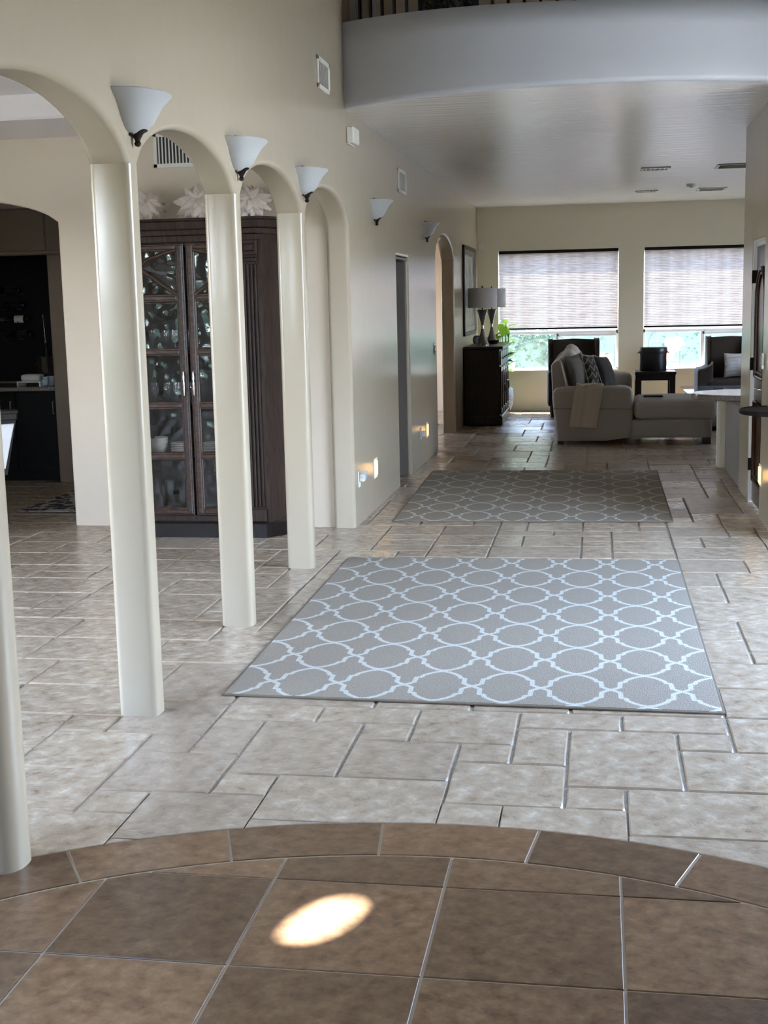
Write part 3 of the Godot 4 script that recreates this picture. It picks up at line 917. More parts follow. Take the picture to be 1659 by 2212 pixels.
# ---------------------------------------------------------------- lamps, vents and plates on the walls
func make_wall_fittings() -> void:
	var names := ["frosted half bowl wall light on the nearest whole column", "frosted half bowl wall light above the middle column", "frosted half bowl wall light above the slim column", "frosted wall light below the small vent, nearer of the two past the arcade", "frosted wall light beside the far arch, smallest in view"]
	var zc := [-4.90, -6.385, -7.865, -10.42, -13.55]
	for k in 5:
		var s := thing("wall_sconce", names[k], "wall light", Vector3(-1.767, 2.28, zc[k]), 0, "frosted wall lights along the left wall")
		var x := Transform3D(Basis(), Vector3(0, 0, 0))
		var prof := [Vector2(0.028, 0.028), Vector2(0.07, 0.042), Vector2(0.105, 0.07), Vector2(0.132, 0.105), Vector2(0.158, 0.138), Vector2(0.205, 0.175), Vector2(0.202, 0.178), Vector2(0.154, 0.142), Vector2(0.126, 0.108), Vector2(0.1, 0.076), Vector2(0.066, 0.048), Vector2(0.026, 0.034)]
		obj("shade", MB.new().lathe(prof, 28, x, -PI / 2, PI / 2, Vector2(0.75, 1.0)), M.frost, s)
		obj("holder", MB.new().lathe([Vector2(0.010, 0.004), Vector2(0.016, 0.014), Vector2(0.024, 0.028), Vector2(0.042, 0.038), Vector2(0.04, 0.042), Vector2(0.0, 0.042)], 20, Transform3D(Basis(), Vector3(0.02, 0.004, 0))), M.bronze, s)
		obj("finial", MB.new().lathe([Vector2(0.0, -0.022), Vector2(0.01, -0.018), Vector2(0.014, -0.008), Vector2(0.009, 0.0), Vector2(0.012, 0.006)], 14, Transform3D(Basis(), Vector3(0.02, 0.004, 0))), M.bronze, s)
		obj("back_plate", MB.new().box(Vector3(0, 0.02, -0.04), Vector3(0.012, 0.2, 0.04), 0.004), M.bronze, s)
	# air vents on the left wall: louvres run upright
	for a in [[-8.345, -8.72, 3.015, 3.215, "white return air grille high on the left wall near the balcony", 9], [-11.70, -12.17, 2.63, 2.84, "small white wall vent under the low ceiling beside a sconce", 9]]:
		var v := thing("wall_vent", a[4], "vent", Vector3(-1.767, a[2], (a[0] + a[1]) / 2))
		vent(v, absf(a[0] - a[1]), a[3] - a[2], int(a[5]), Transform3D(Basis(Vector3.BACK, Vector3.UP, Vector3.LEFT) * Basis(Vector3.UP, PI), Vector3.ZERO), M.plate)
	var bx := thing("door_chime", "small cream box high on the wall where the low ceiling starts", "chime box", Vector3(-1.767, 2.78, -9.41))
	obj("cover", MB.new().box(Vector3(0, 0, -0.115), Vector3(0.055, 0.115, 0.115), 0.008), M.plate, bx)
	obj("base", MB.new().box(Vector3(0, -0.006, -0.12), Vector3(0.02, 0.0, 0.12), 0.002), M.white, bx)
	var ms := thing("motion_sensor", "small white sensor in the corner near the far ceiling", "sensor", Vector3(-1.725, 2.40, -19.5))
	obj("case", MB.new().box(Vector3(-0.03, 0, 0), Vector3(0.035, 0.085, 0.04), 0.008), M.plate, ms)
	obj("lens", MB.new().box(Vector3(-0.02, 0.012, 0.038), Vector3(0.025, 0.045, 0.046), 0.003), M.white, ms)
	# glowing step lights
	for a in [[-10.19, 0.27, "glowing step light low on the left wall nearer the rug", 0.0], [-13.42, 0.255, "glowing step light low on the left wall before the far arch", 0.0]]:
		step_light(Vector3(-1.767, a[1], a[0]), 0.0, a[2])
	step_light(Vector3(1.2, 0.265, -9.80), PI, "glowing step light low on the right wall beside the dark door")
	# outlets with plug-in devices
	for a in [[-9.45, 0.285, "outlet with a clear plug-in night light near the pier", true], [-12.93, 0.27, "outlet with white plug-in beside the farther step light", false]]:
		var s := thing("wall_outlet", a[2], "outlet", Vector3(-1.767, a[1], a[0]))
		obj("plate", MB.new().box(Vector3(0, 0, -0.04), Vector3(0.008, 0.125, 0.04), 0.003), M.plate, s)
		if a[3]:
			obj("plug", MB.new().box(Vector3(0.008, 0.045, -0.03), Vector3(0.05, 0.10, 0.03), 0.008), M.plate, s)
			obj("lamp_cover", MB.new().soft(Vector3(0.01, 0.06, -0.035), Vector3(0.07, 0.125, 0.035), 0.015, 4), M.tint, s)
		else:
			obj("plug", MB.new().box(Vector3(0.008, 0.03, -0.028), Vector3(0.045, 0.09, 0.028), 0.008), M.white, s)
	var sw := thing("light_switch", "pale switch plate on the left edge of the far arch", "switch", Vector3(-1.767, 1.085, -14.17))
	obj("plate", MB.new().box(Vector3(0, 0, -0.06), Vector3(0.008, 0.12, 0.06), 0.003), M.chrome, sw)
	for z in [-0.025, 0.025]:
		obj("rocker", MB.new().box(Vector3(0.006, 0.03, z - 0.014), Vector3(0.014, 0.09, z + 0.014), 0.002), M.plate, sw)
	# framed picture
	var pc := thing("framed_picture", "large framed print in black and silver above the dark sideboard", "picture", Vector3(-1.767, 1.185, -18.1))
	var fr := MB.new()
	for r in [[0.0, 0.0, 1.6, 0.05], [0.0, 1.155, 1.6, 1.205], [0.0, 0.0, 0.05, 1.205], [1.55, 0.0, 1.6, 1.205]]:
		fr.box(Vector3(0.0, r[1], 0.8 - r[2]), Vector3(0.032, r[3], 0.8 - r[0]), 0.006)
	obj("outer_frame", fr, M.black, pc)
	var inn := MB.new()
	for r in [[0.05, 0.05, 1.55, 0.13], [0.05, 1.075, 1.55, 1.155], [0.05, 0.05, 0.13, 1.155], [1.47, 0.05, 1.55, 1.155]]:
		inn.box(Vector3(0.0, r[1], 0.8 - r[2]), Vector3(0.026, r[3], 0.8 - r[0]), 0.008)
	obj("inner_frame", inn, M.pewter, pc)
	var art := mat(Color.WHITE, 0.12)
	art.albedo_texture = noise_tex(256, 0.012, 111, [[0.0, rgb(120, 124, 130)], [0.4, rgb(176, 180, 186)], [0.6, rgb(206, 208, 212)], [1.0, rgb(228, 228, 228)]], 4, FastNoiseLite.TYPE_SIMPLEX_SMOOTH, 40.0)
	tri_map(art, Vector3(1, 0.6, 2.0), false)
	obj("print", MB.new().box(Vector3(0.005, 0.12, -0.68), Vector3(0.012, 1.085, 0.68)), art, pc)
	# ceiling registers and the smoke detector
	for a in [[0.45, 0.76, -14.35, -14.63, "pale ceiling vent nearest above the sofa", false], [0.47, 0.76, -17.37, -17.60, "pale ceiling vent closest to the far wall", false], [1.24, 1.62, -14.30, -14.72, "dark slotted ceiling vent at the right edge", true], [1.26, 1.62, -17.28, -17.72, "dark slotted ceiling vent near the right window", true]]:
		var v := thing("ceiling_vent", a[4], "vent", Vector3((a[0] + a[1]) / 2, 3.01, (a[2] + a[3]) / 2), 0, "ceiling vents over the living room")
		var w: float = a[1] - a[0]
		var dp: float = absf(a[2] - a[3])
		vent(v, w, dp, 5, Transform3D(Basis(Vector3.RIGHT, Vector3.BACK, Vector3.DOWN), Vector3(0, 0, -dp / 2)), M.plate, a[5], 0.26)
	var sd := thing("smoke_detector", "round detector on the ceiling between two vents", "smoke detector", Vector3(1.125, 3.01, -16.65))
	obj("body", MB.new().lathe([Vector2(0.0, -0.04), Vector2(0.045, -0.038), Vector2(0.06, -0.022), Vector2(0.065, 0.0)], 24), M.plate, sd)
	obj("sounder", MB.new().lathe([Vector2(0.0, -0.05), Vector2(0.02, -0.048), Vector2(0.022, -0.036)], 16), M.white, sd)

func vent(v: Node3D, w: float, h: float, slats: int, x: Transform3D, m: Material, dark := false, cover := 0.42) -> void:
	var fr := MB.new()
	var e := 0.03
	for r in [[-w / 2, 0.0, w / 2, e], [-w / 2, h - e, w / 2, h], [-w / 2, 0.0, -w / 2 + e, h], [w / 2 - e, 0.0, w / 2, h]]:
		fr.box(Vector3(r[0], r[1], 0), Vector3(r[2], r[3], 0.012), 0.003, x)
	obj("frame", fr, m, v)
	obj("duct", MB.new().box(Vector3(-w / 2 + e, e, 0.0005), Vector3(w / 2 - e, h - e, 0.0015), 0, x), M.black if dark else M.pewter, v)
	for k in slats:
		var px := lerpf(-w / 2 + e, w / 2 - e, (k + 0.5) / slats)
		var sl := MB.new()
		var hw := (w - 2 * e) / slats * (0.22 if dark else cover)
		if dark:
			px = lerpf(e, h - e, (k + 0.5) / slats)
			sl.box(Vector3(-w / 2 + e, -(h - 2 * e) / slats * 0.2, 0.001), Vector3(w / 2 - e, (h - 2 * e) / slats * 0.2, 0.004), 0, x * Transform3D(Basis(Vector3.RIGHT, 0.5), Vector3(0, px, 0.003)))
		else:
			sl.box(Vector3(-hw, e, 0.001), Vector3(hw, h - e, 0.004), 0, x * Transform3D(Basis(Vector3.UP, 0.35), Vector3(px, 0, 0.003)))
		obj("slat", sl, m, v)

func step_light(at: Vector3, turn: float, label: String) -> void:
	var s := thing("step_light", label, "night light", at, turn, "glowing step lights low on the walls")
	obj("trim_plate", MB.new().box(Vector3(0, -0.015, -0.075), Vector3(0.006, 0.145, 0.075), 0.002), M.plate, s)
	obj("glowing_lens", MB.new().box(Vector3(0.005, 0.005, -0.05), Vector3(0.014, 0.125, 0.05), 0.003), M.glow, s)
	var l := OmniLight3D.new()
	l.name = "light"
	l.light_color = Color(1.0, 0.78, 0.45)
	l.light_energy = 0.006
	l.light_size = 0.05
	l.omni_range = 12.0
	l.omni_attenuation = 2.0
	l.shadow_enabled = true
	l.position = Vector3(0.07, 0.06, 0)
	s.add_child(l)

# ---------------------------------------------------------------- living room
func make_living() -> void:
	# dark sideboard along the left wall, doors towards the room
	var sb := thing("sideboard", "dark wooden sideboard against the left wall under the framed picture", "sideboard", Vector3(-1.52, 0, -17.97))
	var x0 := -0.235
	var x1 := 0.24
	var z0 := -0.76
	var z1 := 0.76
	obj("body", MB.new().box(Vector3(x0, 0.06, z0), Vector3(x1, 1.01, z1), 0.006), M.wood_black, sb)
	obj("plinth", MB.new().box(Vector3(x0, 0, z0 - 0.02), Vector3(x1 + 0.035, 0.13, z1 + 0.02), 0.012), M.wood_black, sb)
	obj("top_slab", MB.new().box(Vector3(x0, 1.01, z0 - 0.025), Vector3(x1 + 0.05, 1.05, z1 + 0.025), 0.01), M.wood_black, sb)
	for k in 4:
		var za := lerpf(z0, z1, k / 4.0) + 0.025
		var zb := lerpf(z0, z1, (k + 1) / 4.0) - 0.025
		var dr := obj("drawer", MB.new().box(Vector3(x1, 0.80, za), Vector3(x1 + 0.018, 0.985, zb), 0.006), M.wood_black, sb)
		obj("pull", MB.new().lathe([Vector2(0, 0.03), Vector2(0.014, 0.026), Vector2(0.016, 0.018), Vector2(0.007, 0.008), Vector2(0.007, 0.0)], 12, Transform3D(Basis(Vector3.BACK, -PI / 2), Vector3(x1 + 0.018, 0.89, (za + zb) / 2)) * Transform3D(Basis(Vector3.RIGHT, 0), Vector3.ZERO)), M.pewter, dr)
		var dm := MB.new()
		for r in [[za, 0.15, za + 0.06, 0.78], [zb - 0.06, 0.15, zb, 0.78], [za, 0.15, zb, 0.22], [za, 0.71, zb, 0.78]]:
			dm.box(Vector3(x1, r[1], r[0]), Vector3(x1 + 0.02, r[3], r[2]), 0.005)
		dm.box(Vector3(x1, 0.2, za + 0.05), Vector3(x1 + 0.008, 0.73, zb - 0.05))
		var dd := obj("door", dm, M.wood_black, sb)
		var hz := zb - 0.03 if k % 2 == 0 else za + 0.03
		obj("handle", MB.new().tube([Vector3(x1 + 0.02, 0.42, hz), Vector3(x1 + 0.045, 0.43, hz), Vector3(x1 + 0.045, 0.53, hz), Vector3(x1 + 0.02, 0.54, hz)], 0.007, 8), M.pewter, dd)
	# the pair of lamps
	for k in 2:
		var l := thing("table_lamp", ["grey drum shade lamp on the sideboard, in front of its twin", "second drum shade lamp, half hidden behind the front one"][k], "lamp", Vector3(-1.53 + 0.05 * k, 1.05, -17.55 - 0.95 * k), 0, "hourglass table lamps on the sideboard")
		obj("base_lower", MB.new().lathe([Vector2(0.0, 0.0), Vector2(0.085, 0.0), Vector2(0.084, 0.02), Vector2(0.066, 0.06), Vector2(0.042, 0.13), Vector2(0.024, 0.20), Vector2(0.019, 0.235), Vector2(0.0, 0.235)], 32), M.pewter, l)
		obj("band", MB.new().lathe([Vector2(0.019, 0.228), Vector2(0.021, 0.23), Vector2(0.021, 0.278), Vector2(0.019, 0.28)], 32), M.chrome, l)
		obj("base_upper", MB.new().lathe([Vector2(0.0, 0.27), Vector2(0.019, 0.27), Vector2(0.024, 0.31), Vector2(0.042, 0.38), Vector2(0.063, 0.45), Vector2(0.076, 0.478), Vector2(0.072, 0.484), Vector2(0.0, 0.484)], 32), M.pewter, l)
		obj("stem", MB.new().tube([Vector3(0, 0.48, 0), Vector3(0, 0.79, 0)], 0.008, 10), M.bronze, l)
		obj("lamp_shade", MB.new().lathe([Vector2(0.196, 0.507), Vector2(0.199, 0.507), Vector2(0.197, 0.77), Vector2(0.194, 0.77), Vector2(0.196, 0.507)], 40), M.shade, l)
		obj("finial", MB.new().lathe([Vector2(0, 0.77), Vector2(0.006, 0.772), Vector2(0.011, 0.785), Vector2(0.004, 0.80), Vector2(0, 0.802)], 12), M.bronze, l)
		var sp := MB.new()
		for a in 3:
			sp.tube([Vector3(0, 0.765, 0), Vector3(cos(a * TAU / 3) * 0.2, 0.762, sin(a * TAU / 3) * 0.2)], 0.003, 6)
		obj("shade_ring", sp, M.bronze, l)
	var ck := thing("mantel_clock", "small black rounded frame behind the front lamp base", "clock", Vector3(-1.645, 1.05, -18.02), 0.5)
	obj("case", MB.new().prism(MB.rect(-0.06, 0.0, 0.06, 0.13, 0.05, 5), XY, -0.02, 0.02, 0.005, 0.005, 2), M.black, ck)
	obj("dial", MB.new().prism(MB.rect(-0.04, 0.03, 0.04, 0.11, 0.038, 5), XY, 0.019, 0.022), M.pewter, ck)
	var tr := thing("trinket_dish", "small dark dish between the two lamps", "dish", Vector3(-1.44, 1.05, -18.3))
	obj("bowl", MB.new().lathe([Vector2(0, 0), Vector2(0.05, 0.0), Vector2(0.075, 0.03), Vector2(0.08, 0.05), Vector2(0.075, 0.05), Vector2(0.07, 0.03), Vector2(0, 0.012)], 24), M.iron, tr)
	obj("foot", MB.new().lathe([Vector2(0.03, -0.0), Vector2(0.034, 0.004), Vector2(0.03, 0.008)], 20), M.iron, tr)
	# plant in a silver urn
	var pt := thing("potted_plant", "broad leaved green plant in a patterned silver urn past the sideboard", "plant", Vector3(-1.40, 0, -19.06))
	obj("urn", MB.new().lathe([Vector2(0, 0), Vector2(0.11, 0), Vector2(0.125, 0.02), Vector2(0.17, 0.12), Vector2(0.188, 0.24), Vector2(0.178, 0.35), Vector2(0.172, 0.375), Vector2(0.155, 0.375), Vector2(0.16, 0.34), Vector2(0.0, 0.34)], 36), M.silver, pt)
	obj("soil", MB.new().lathe([Vector2(0.158, 0.345), Vector2(0.0, 0.352)], 24), M.wood_black, pt)
	var st := MB.new()
	var stems := []
	for k in 6:
		var a := k * TAU / 6 + 0.3
		var top := Vector3(cos(a) * rng.randf_range(0.04, 0.12) + 0.02, rng.randf_range(1.08, 1.38), sin(a) * 0.07)
		var low := Vector3(cos(a) * 0.05, 0.34, sin(a) * 0.05)
		stems.append([low, top])
		st.tube([low, low.lerp(top, 0.5) + Vector3(0.01, 0, 0.01), top], [0.012, 0.009, 0.005], 7)
	obj("stem", st, M.leaf_dark, pt)
	var lf := leaf_mesh(0.22, 0.11)
	for k in 60:
		var s: Array = stems[k % 6]
		var h := 0.35 + 0.65 * float(k) / 60.0
		var at: Vector3 = (s[0] as Vector3).lerp(s[1], h)
		var a := k * 2.4
		var o := obj("leaf", lf, M.leaf if k % 4 else M.leaf_dark, pt)
		var pitch := rng.randf_range(-0.1, 0.75) + (0.5 if h > 0.93 else 0.0)
		o.transform = Transform3D(Basis(Vector3.UP, a) * Basis(Vector3.RIGHT, -pitch) * Basis(Vector3.BACK, rng.randf_range(-0.5, 0.5)).scaled(Vector3.ONE * rng.randf_range(0.8, 1.25)), at)
	# sofa with a chaise, seen from its arm side
	var so := thing("sofa", "grey brown sofa with rolled arms and a chaise reaching right", "sofa", Vector3(0, 0, -14.85))
	var arm := PackedVector2Array([Vector2(-0.465, 0.045), Vector2(0.10, 0.045), Vector2(0.385, 0.085), Vector2(0.40, 0.30), Vector2(0.405, 0.56), Vector2(0.395, 0.61), Vector2(0.36, 0.645), Vector2(0.30, 0.658), Vector2(-0.10, 0.66), Vector2(-0.38, 0.658), Vector2(-0.47, 0.645), Vector2(-0.505, 0.60), Vector2(-0.508, 0.54)])
	obj("arm", MB.new().prism(arm, XY, -0.26, 0.0, 0.05, 0.06, 5, {0: 2, 1: 2}, 3, 0.5), M.sofa, so)
	var seam := MB.new()
	seam.tube([Vector3(-0.49, 0.415, 0.001), Vector3(0.38, 0.405, 0.001)], 0.004, 6)
	obj("arm_seam", seam, M.cushion_grey, so)
	var arm2 := PackedVector2Array()
	for e in arm:
		arm2.append(Vector2(e.x + 0.06, e.y))
	obj("arm", MB.new().prism(arm2, XY, -3.18, -2.92, 0.05, 0.06, 5, {0: 2, 1: 2}, 3, 0.5), M.sofa, so)
	var back := PackedVector2Array([Vector2(-0.46, 0.06), Vector2(-0.30, 0.06), Vector2(-0.29, 0.50), Vector2(-0.345, 0.70), Vector2(-0.40, 0.92), Vector2(-0.43, 0.955), Vector2(-0.48, 0.945), Vector2(-0.525, 0.90), Vector2(-0.51, 0.60)])
	obj("back", MB.new().prism(back, XY, -2.95, -0.12, 0.04, 0.03, 4), M.sofa, so)
	obj("seat_base", MB.new().box(Vector3(-0.35, 0.07, -2.95), Vector3(0.42, 0.30, -0.2), 0.02), M.sofa, so)
	obj("chaise_base", MB.new().soft(Vector3(0.36, 0.068, -1.0), Vector3(1.285, 0.285, -0.015), 0.025, 4), M.sofa, so)
	obj("chaise_cushion", MB.new().soft(Vector3(0.415, 0.278, -1.0), Vector3(1.335, 0.50, 0.0), 0.07, 8, Vector3(0.01, 0.03, 0.005)), M.sofa, so)
	obj("seat_cushion", MB.new().soft(Vector3(-0.25, 0.29, -0.98), Vector3(0.44, 0.52, -0.25), 0.07, 6, Vector3(0, 0.02, 0)), M.sofa, so)
	for k in 2:
		obj("seat_cushion", MB.new().soft(Vector3(-0.25, 0.29, -1.94 - 0.97 * k), Vector3(0.45, 0.49, -1.01 - 0.97 * k), 0.06, 6, Vector3(0, 0.02, 0)), M.sofa, so)
	for k in 3:
		var bc := obj("back_cushion", MB.new().soft(Vector3(-0.09, -0.24, -0.40), Vector3(0.09, 0.26, 0.40), 0.085, 8, Vector3(0.04, 0.02, 0)), M.cushion_pale if k == 0 else M.sofa, so)
		bc.transform = Transform3D(Basis(Vector3.BACK, 0.25), Vector3(-0.30, 0.78, -1.06 - 0.83 * k))
		if k == 0: bc.set_meta("label", "pale back cushion")
	var leg := MB.new().prism(MB.rect(-0.035, -0.035, 0.035, 0.035), XZ, 0.0, 0.08)
	for e in [Vector3(-0.41, 0, -0.06), Vector3(1.22, 0, -0.07), Vector3(1.22, 0, -0.93), Vector3(-0.40, 0, -3.1), Vector3(0.38, 0, -3.1)]:
		var lg := obj("leg", leg, M.black, so)
		lg.position = e
		if e.x > 1: lg.scale = Vector3(1.4, 1, 1.2)
	# throw over the near arm
	var th := thing("throw_blanket", "folded tan throw hanging over the near sofa arm", "blanket", Vector3(0, 0, -14.85))
	var path := [Vector2(0.035, 0.205), Vector2(0.030, 0.40), Vector2(0.028, 0.56), Vector2(0.018, 0.64), Vector2(-0.03, 0.688), Vector2(-0.09, 0.697), Vector2(-0.17, 0.692), Vector2(-0.245, 0.668), Vector2(-0.285, 0.61), Vector2(-0.292, 0.55)]
	for layer in 2:
		var outer := MB.new()
		var thick := 0.014
		var sheet_f := func(off: float) -> Callable:
			return func(u: float, w: float) -> Vector3:
				var fi := u * (path.size() - 1)
				var i := mini(int(fi), path.size() - 2)
				var p: Vector2 = (path[i] as Vector2).lerp(path[i + 1], fi - i)
				var d: Vector2 = ((path[i + 1] as Vector2) - path[i]).normalized()
				p += Vector2(d.y, -d.x) * -off
				var down := clampf((0.7 - p.y) / 0.5, 0, 1) if u < 0.5 else 0.0
				var xl := lerpf(-0.235, -0.315, down) + 0.02 * layer
				var xr := lerpf(0.075, -0.005, down) - 0.035 * layer
				var wob := 0.006 * sin(w * 9.0 + u * 4.0) + 0.004 * sin(w * 23.0)
				if u < 0.02:
					p.y += 0.02 * (w - 0.5) * -1.0 + (0.03 if layer else 0.0)
				return Vector3(lerpf(xl, xr, w), p.y + (0.0 if u < 0.4 else wob), p.x + wob * (1.0 if u < 0.5 else 0.0))
		outer.sheet(36, 14, sheet_f.call(0.002 + thick * layer + 0.012), false, Vector3(0, 0.4, -0.13))
		outer.sheet(36, 14, sheet_f.call(0.002 + thick * layer), false, Vector3(0, 0.4, 0.3))
		obj("fold", outer, M.throw, th)
	# pillows in the corner
	var pil := [[Vector3(-0.225, 0.80, -15.32), Vector3(0.10, 1.1, -0.22), 0.43, "cushion_grey", "plain grey pillow with a pointed corner leaning on the sofa back"], [Vector3(-0.055, 0.79, -15.50), Vector3(-0.1, 1.2, -0.32), 0.43, "pattern", "dark pillow with a pale zigzag print and light piping"], [Vector3(0.09, 0.775, -15.64), Vector3(-0.1, 1.2, -0.38), 0.42, "cushion_dark", "dark grey pillow at the front of the pillow row"]]
	var zig := mat(Color.WHITE, 0.9, 0.3)
	var zi := Image.create(128, 128, false, Image.FORMAT_RGB8)
	for y in 128:
		for x in 128:
			var t := fposmod(y + absf(fposmod(x, 32.0) - 16.0) * 1.2, 26.0)
			zi.set_pixel(x, y, rgb(142, 132, 118) if t < 6.0 else rgb(64, 60, 56))
	zig.albedo_texture = ImageTexture.create_from_image(zi)
	for e in pil:
		var pw := thing("throw_pillow", e[4], "pillow", e[0])
		var x := Transform3D(Basis(Vector3.UP, e[1].y) * Basis(Vector3.RIGHT, e[1].z) * Basis(Vector3.BACK, e[1].x), Vector3.ZERO)
		obj("cover", pillow(e[2], 0.15), zig if e[3] == "pattern" else M[e[3]], pw).transform = x
		var pp := []
		var hs: float = e[2] / 2
		for k in 41:
			var s := fposmod(k / 40.0 * 4.0, 4.0)
			var i := int(s)
			var f := s - i
			var c := [Vector2(-1, -1), Vector2(1, -1), Vector2(1, 1), Vector2(-1, 1), Vector2(-1, -1)]
			var q: Vector2 = (c[i] as Vector2).lerp(c[i + 1], f)
			var pinch := 1.0 - 0.07 * (1.0 - pow(2 * f - 1, 2))
			pp.append(Vector3(q.x * hs * (pinch if i % 2 == 1 else 1.0), q.y * hs * (pinch if i % 2 == 0 else 1.0), 0))
		obj("piping", MB.new().tube(pp, 0.006, 6), M.cushion_pale if e[3] != "cushion_grey" else M.cushion_grey, pw).transform = x
	var rm := thing("remote_control", "black remote control lying on the chaise", "remote", Vector3(0.63, 0.522, -14.93 - 0.12), 0.06)
	obj("body", MB.new().box(Vector3(-0.11, 0, -0.03), Vector3(0.11, 0.022, 0.03), 0.006), M.black, rm)
	var bt := MB.new()
	for k in 7:
		for j in 2:
			bt.box(Vector3(-0.09 + k * 0.027, 0.021, -0.015 + j * 0.02), Vector3(-0.078 + k * 0.027, 0.025, -0.006 + j * 0.02))
	obj("buttons", bt, M.pewter, rm).set_meta("kind", "stuff")
	# side table and the drum on it
	var ta := thing("side_table", "square black side table between the wing chairs", "table", Vector3(0.77, 0, -17.9))
	obj("tabletop", MB.new().box(Vector3(-0.27, 0.625, -0.27), Vector3(0.27, 0.665, 0.27), 0.006), M.wood_black, ta)
	var ap := MB.new()
	ap.box(Vector3(-0.26, 0.55, -0.26), Vector3(0.26, 0.625, -0.22))
	ap.box(Vector3(-0.26, 0.55, 0.22), Vector3(0.26, 0.625, 0.26))
	ap.box(Vector3(-0.26, 0.55, -0.22), Vector3(-0.22, 0.625, 0.22))
	ap.box(Vector3(0.22, 0.55, -0.22), Vector3(0.26, 0.625, 0.22))
	obj("apron", ap, M.wood_black, ta)
	for sx in [-1, 1]:
		for sz in [-1, 1]:
			obj("leg", MB.new().box(Vector3(sx * 0.2225 - 0.0375, 0, sz * 0.2225 - 0.0375), Vector3(sx * 0.2225 + 0.0375, 0.56, sz * 0.2225 + 0.0375), 0.004), M.wood_black, ta)
	var dr := thing("drum_box", "round black lidded box on the side table", "box", Vector3(0.745, 0.665, -17.88))
	obj("body", MB.new().lathe([Vector2(0, 0), Vector2(0.17, 0), Vector2(0.178, 0.01), Vector2(0.178, 0.25), Vector2(0, 0.25)], 40), M.black, dr)
	obj("lid", MB.new().lathe([Vector2(0.0, 0.235), Vector2(0.184, 0.235), Vector2(0.188, 0.245), Vector2(0.188, 0.305), Vector2(0.18, 0.318), Vector2(0, 0.32)], 40), M.black, dr)
	for s in [-1, 1]:
		obj("handle", MB.new().tube([Vector3(s * 0.185, 0.26, -0.04), Vector3(s * 0.205, 0.24, -0.03), Vector3(s * 0.205, 0.24, 0.03), Vector3(s * 0.185, 0.26, 0.04)], 0.006, 6), M.iron, dr)
	wing_chair(Vector3(-0.33, 0, -18.72), 0.37, 0.36, "dark wing chair behind the sofa back, before the left window", 0.06)
	wing_chair(Vector3(1.87, 0, -18.72), 0.50, 0.35, "dark wing chair at the right edge with a pale pillow", 0.0)
	var wp := thing("chair_pillow", "pale wrinkled pillow on the right wing chair", "pillow", Vector3(1.915, 0.69, -18.64))
	obj("cover", pillow(0.34, 0.13), M.linen, wp).transform = Transform3D(Basis(Vector3.RIGHT, -0.2), Vector3.ZERO)
	var cr := MB.new()
	for k in 5:
		cr.tube([Vector3(-0.15, -0.10 + k * 0.05, 0.058 - 0.02), Vector3(-0.02, -0.08 + k * 0.045, 0.066), Vector3(0.14, -0.12 + k * 0.06, 0.04)], 0.006, 6)
	obj("creases", cr, M.linen, wp).transform = Transform3D(Basis(Vector3.RIGHT, -0.2), Vector3.ZERO)
	# glass coffee table
	var ct := thing("coffee_table", "low glass topped table beyond the chaise, reflecting the window", "table", Vector3(1.75, 0, -17.1))
	obj("glass_top", MB.new().box(Vector3(-0.64, 0.438, -0.88), Vector3(0.75, 0.45, 0.85), 0.003), mat(rgb(120, 132, 140), 0.04, 0.9), ct)
	var cb := MB.new()
	cb.box(Vector3(-0.5, 0.0, -0.7), Vector3(0.6, 0.05, 0.7), 0.006)
	obj("lower_shelf", cb, M.wood_black, ct)
	for sx in [-1, 1]:
		for sz in [-1, 1]:
			obj("leg", MB.new().box(Vector3(sx * 0.45 + 0.05 - 0.035, 0.05, sz * 0.65 - 0.035), Vector3(sx * 0.45 + 0.05 + 0.035, 0.438, sz * 0.65 + 0.035), 0.004), M.wood_black, ct)
	# kitchen glimpsed through the far arch
	var kc := thing("kitchen_cabinet", "cream panelled cabinet glimpsed through the far arch", "cabinet", Vector3(-2.55, 0, -16.95))
	obj("body", MB.new().box(Vector3(-0.55, 0.1, -0.6), Vector3(0.2, 2.35, 0.0), 0.004), M.plate, kc)
	var dm := MB.new()
	for r in [[-0.5, 1.28, -0.44, 2.3], [0.12, 1.28, 0.18, 2.3], [-0.5, 1.28, 0.18, 1.34], [-0.5, 2.24, 0.18, 2.3]]:
		dm.box(Vector3(r[0], r[1], 0.0), Vector3(r[2], r[3], 0.02), 0.004)
	obj("door", dm, M.plate, kc)
	obj("plinth", MB.new().box(Vector3(-0.5, 0, -0.55), Vector3(0.18, 0.1, -0.05)), M.plate, kc)
	var ov := thing("wall_oven", "black oven front set into the cream cabinet", "oven", Vector3(-2.73, 0.80, -16.95))
	obj("glass_front", MB.new().box(Vector3(-0.3, 0.0, 0.001), Vector3(0.36, 0.44, 0.03), 0.006), M.black, ov)
	obj("handle", MB.new().tube([Vector3(-0.22, 0.32, 0.03), Vector3(-0.22, 0.32, 0.06), Vector3(0.28, 0.32, 0.06), Vector3(0.28, 0.32, 0.03)], 0.008, 8), M.chrome, ov)

func leaf_mesh(l: float, w: float) -> ArrayMesh:
	var b := MB.new()
	b.sheet(8, 4, func(u: float, v: float) -> Vector3:
		var ww := w * pow(sin(PI * clampf(u * 0.94 + 0.03, 0, 1)), 0.8)
		var s := v * 2 - 1
		return Vector3(s * ww * 0.5, -0.25 * l * u * u + absf(s) * 0.012 * sin(PI * u), l * u))
	return b.mesh()

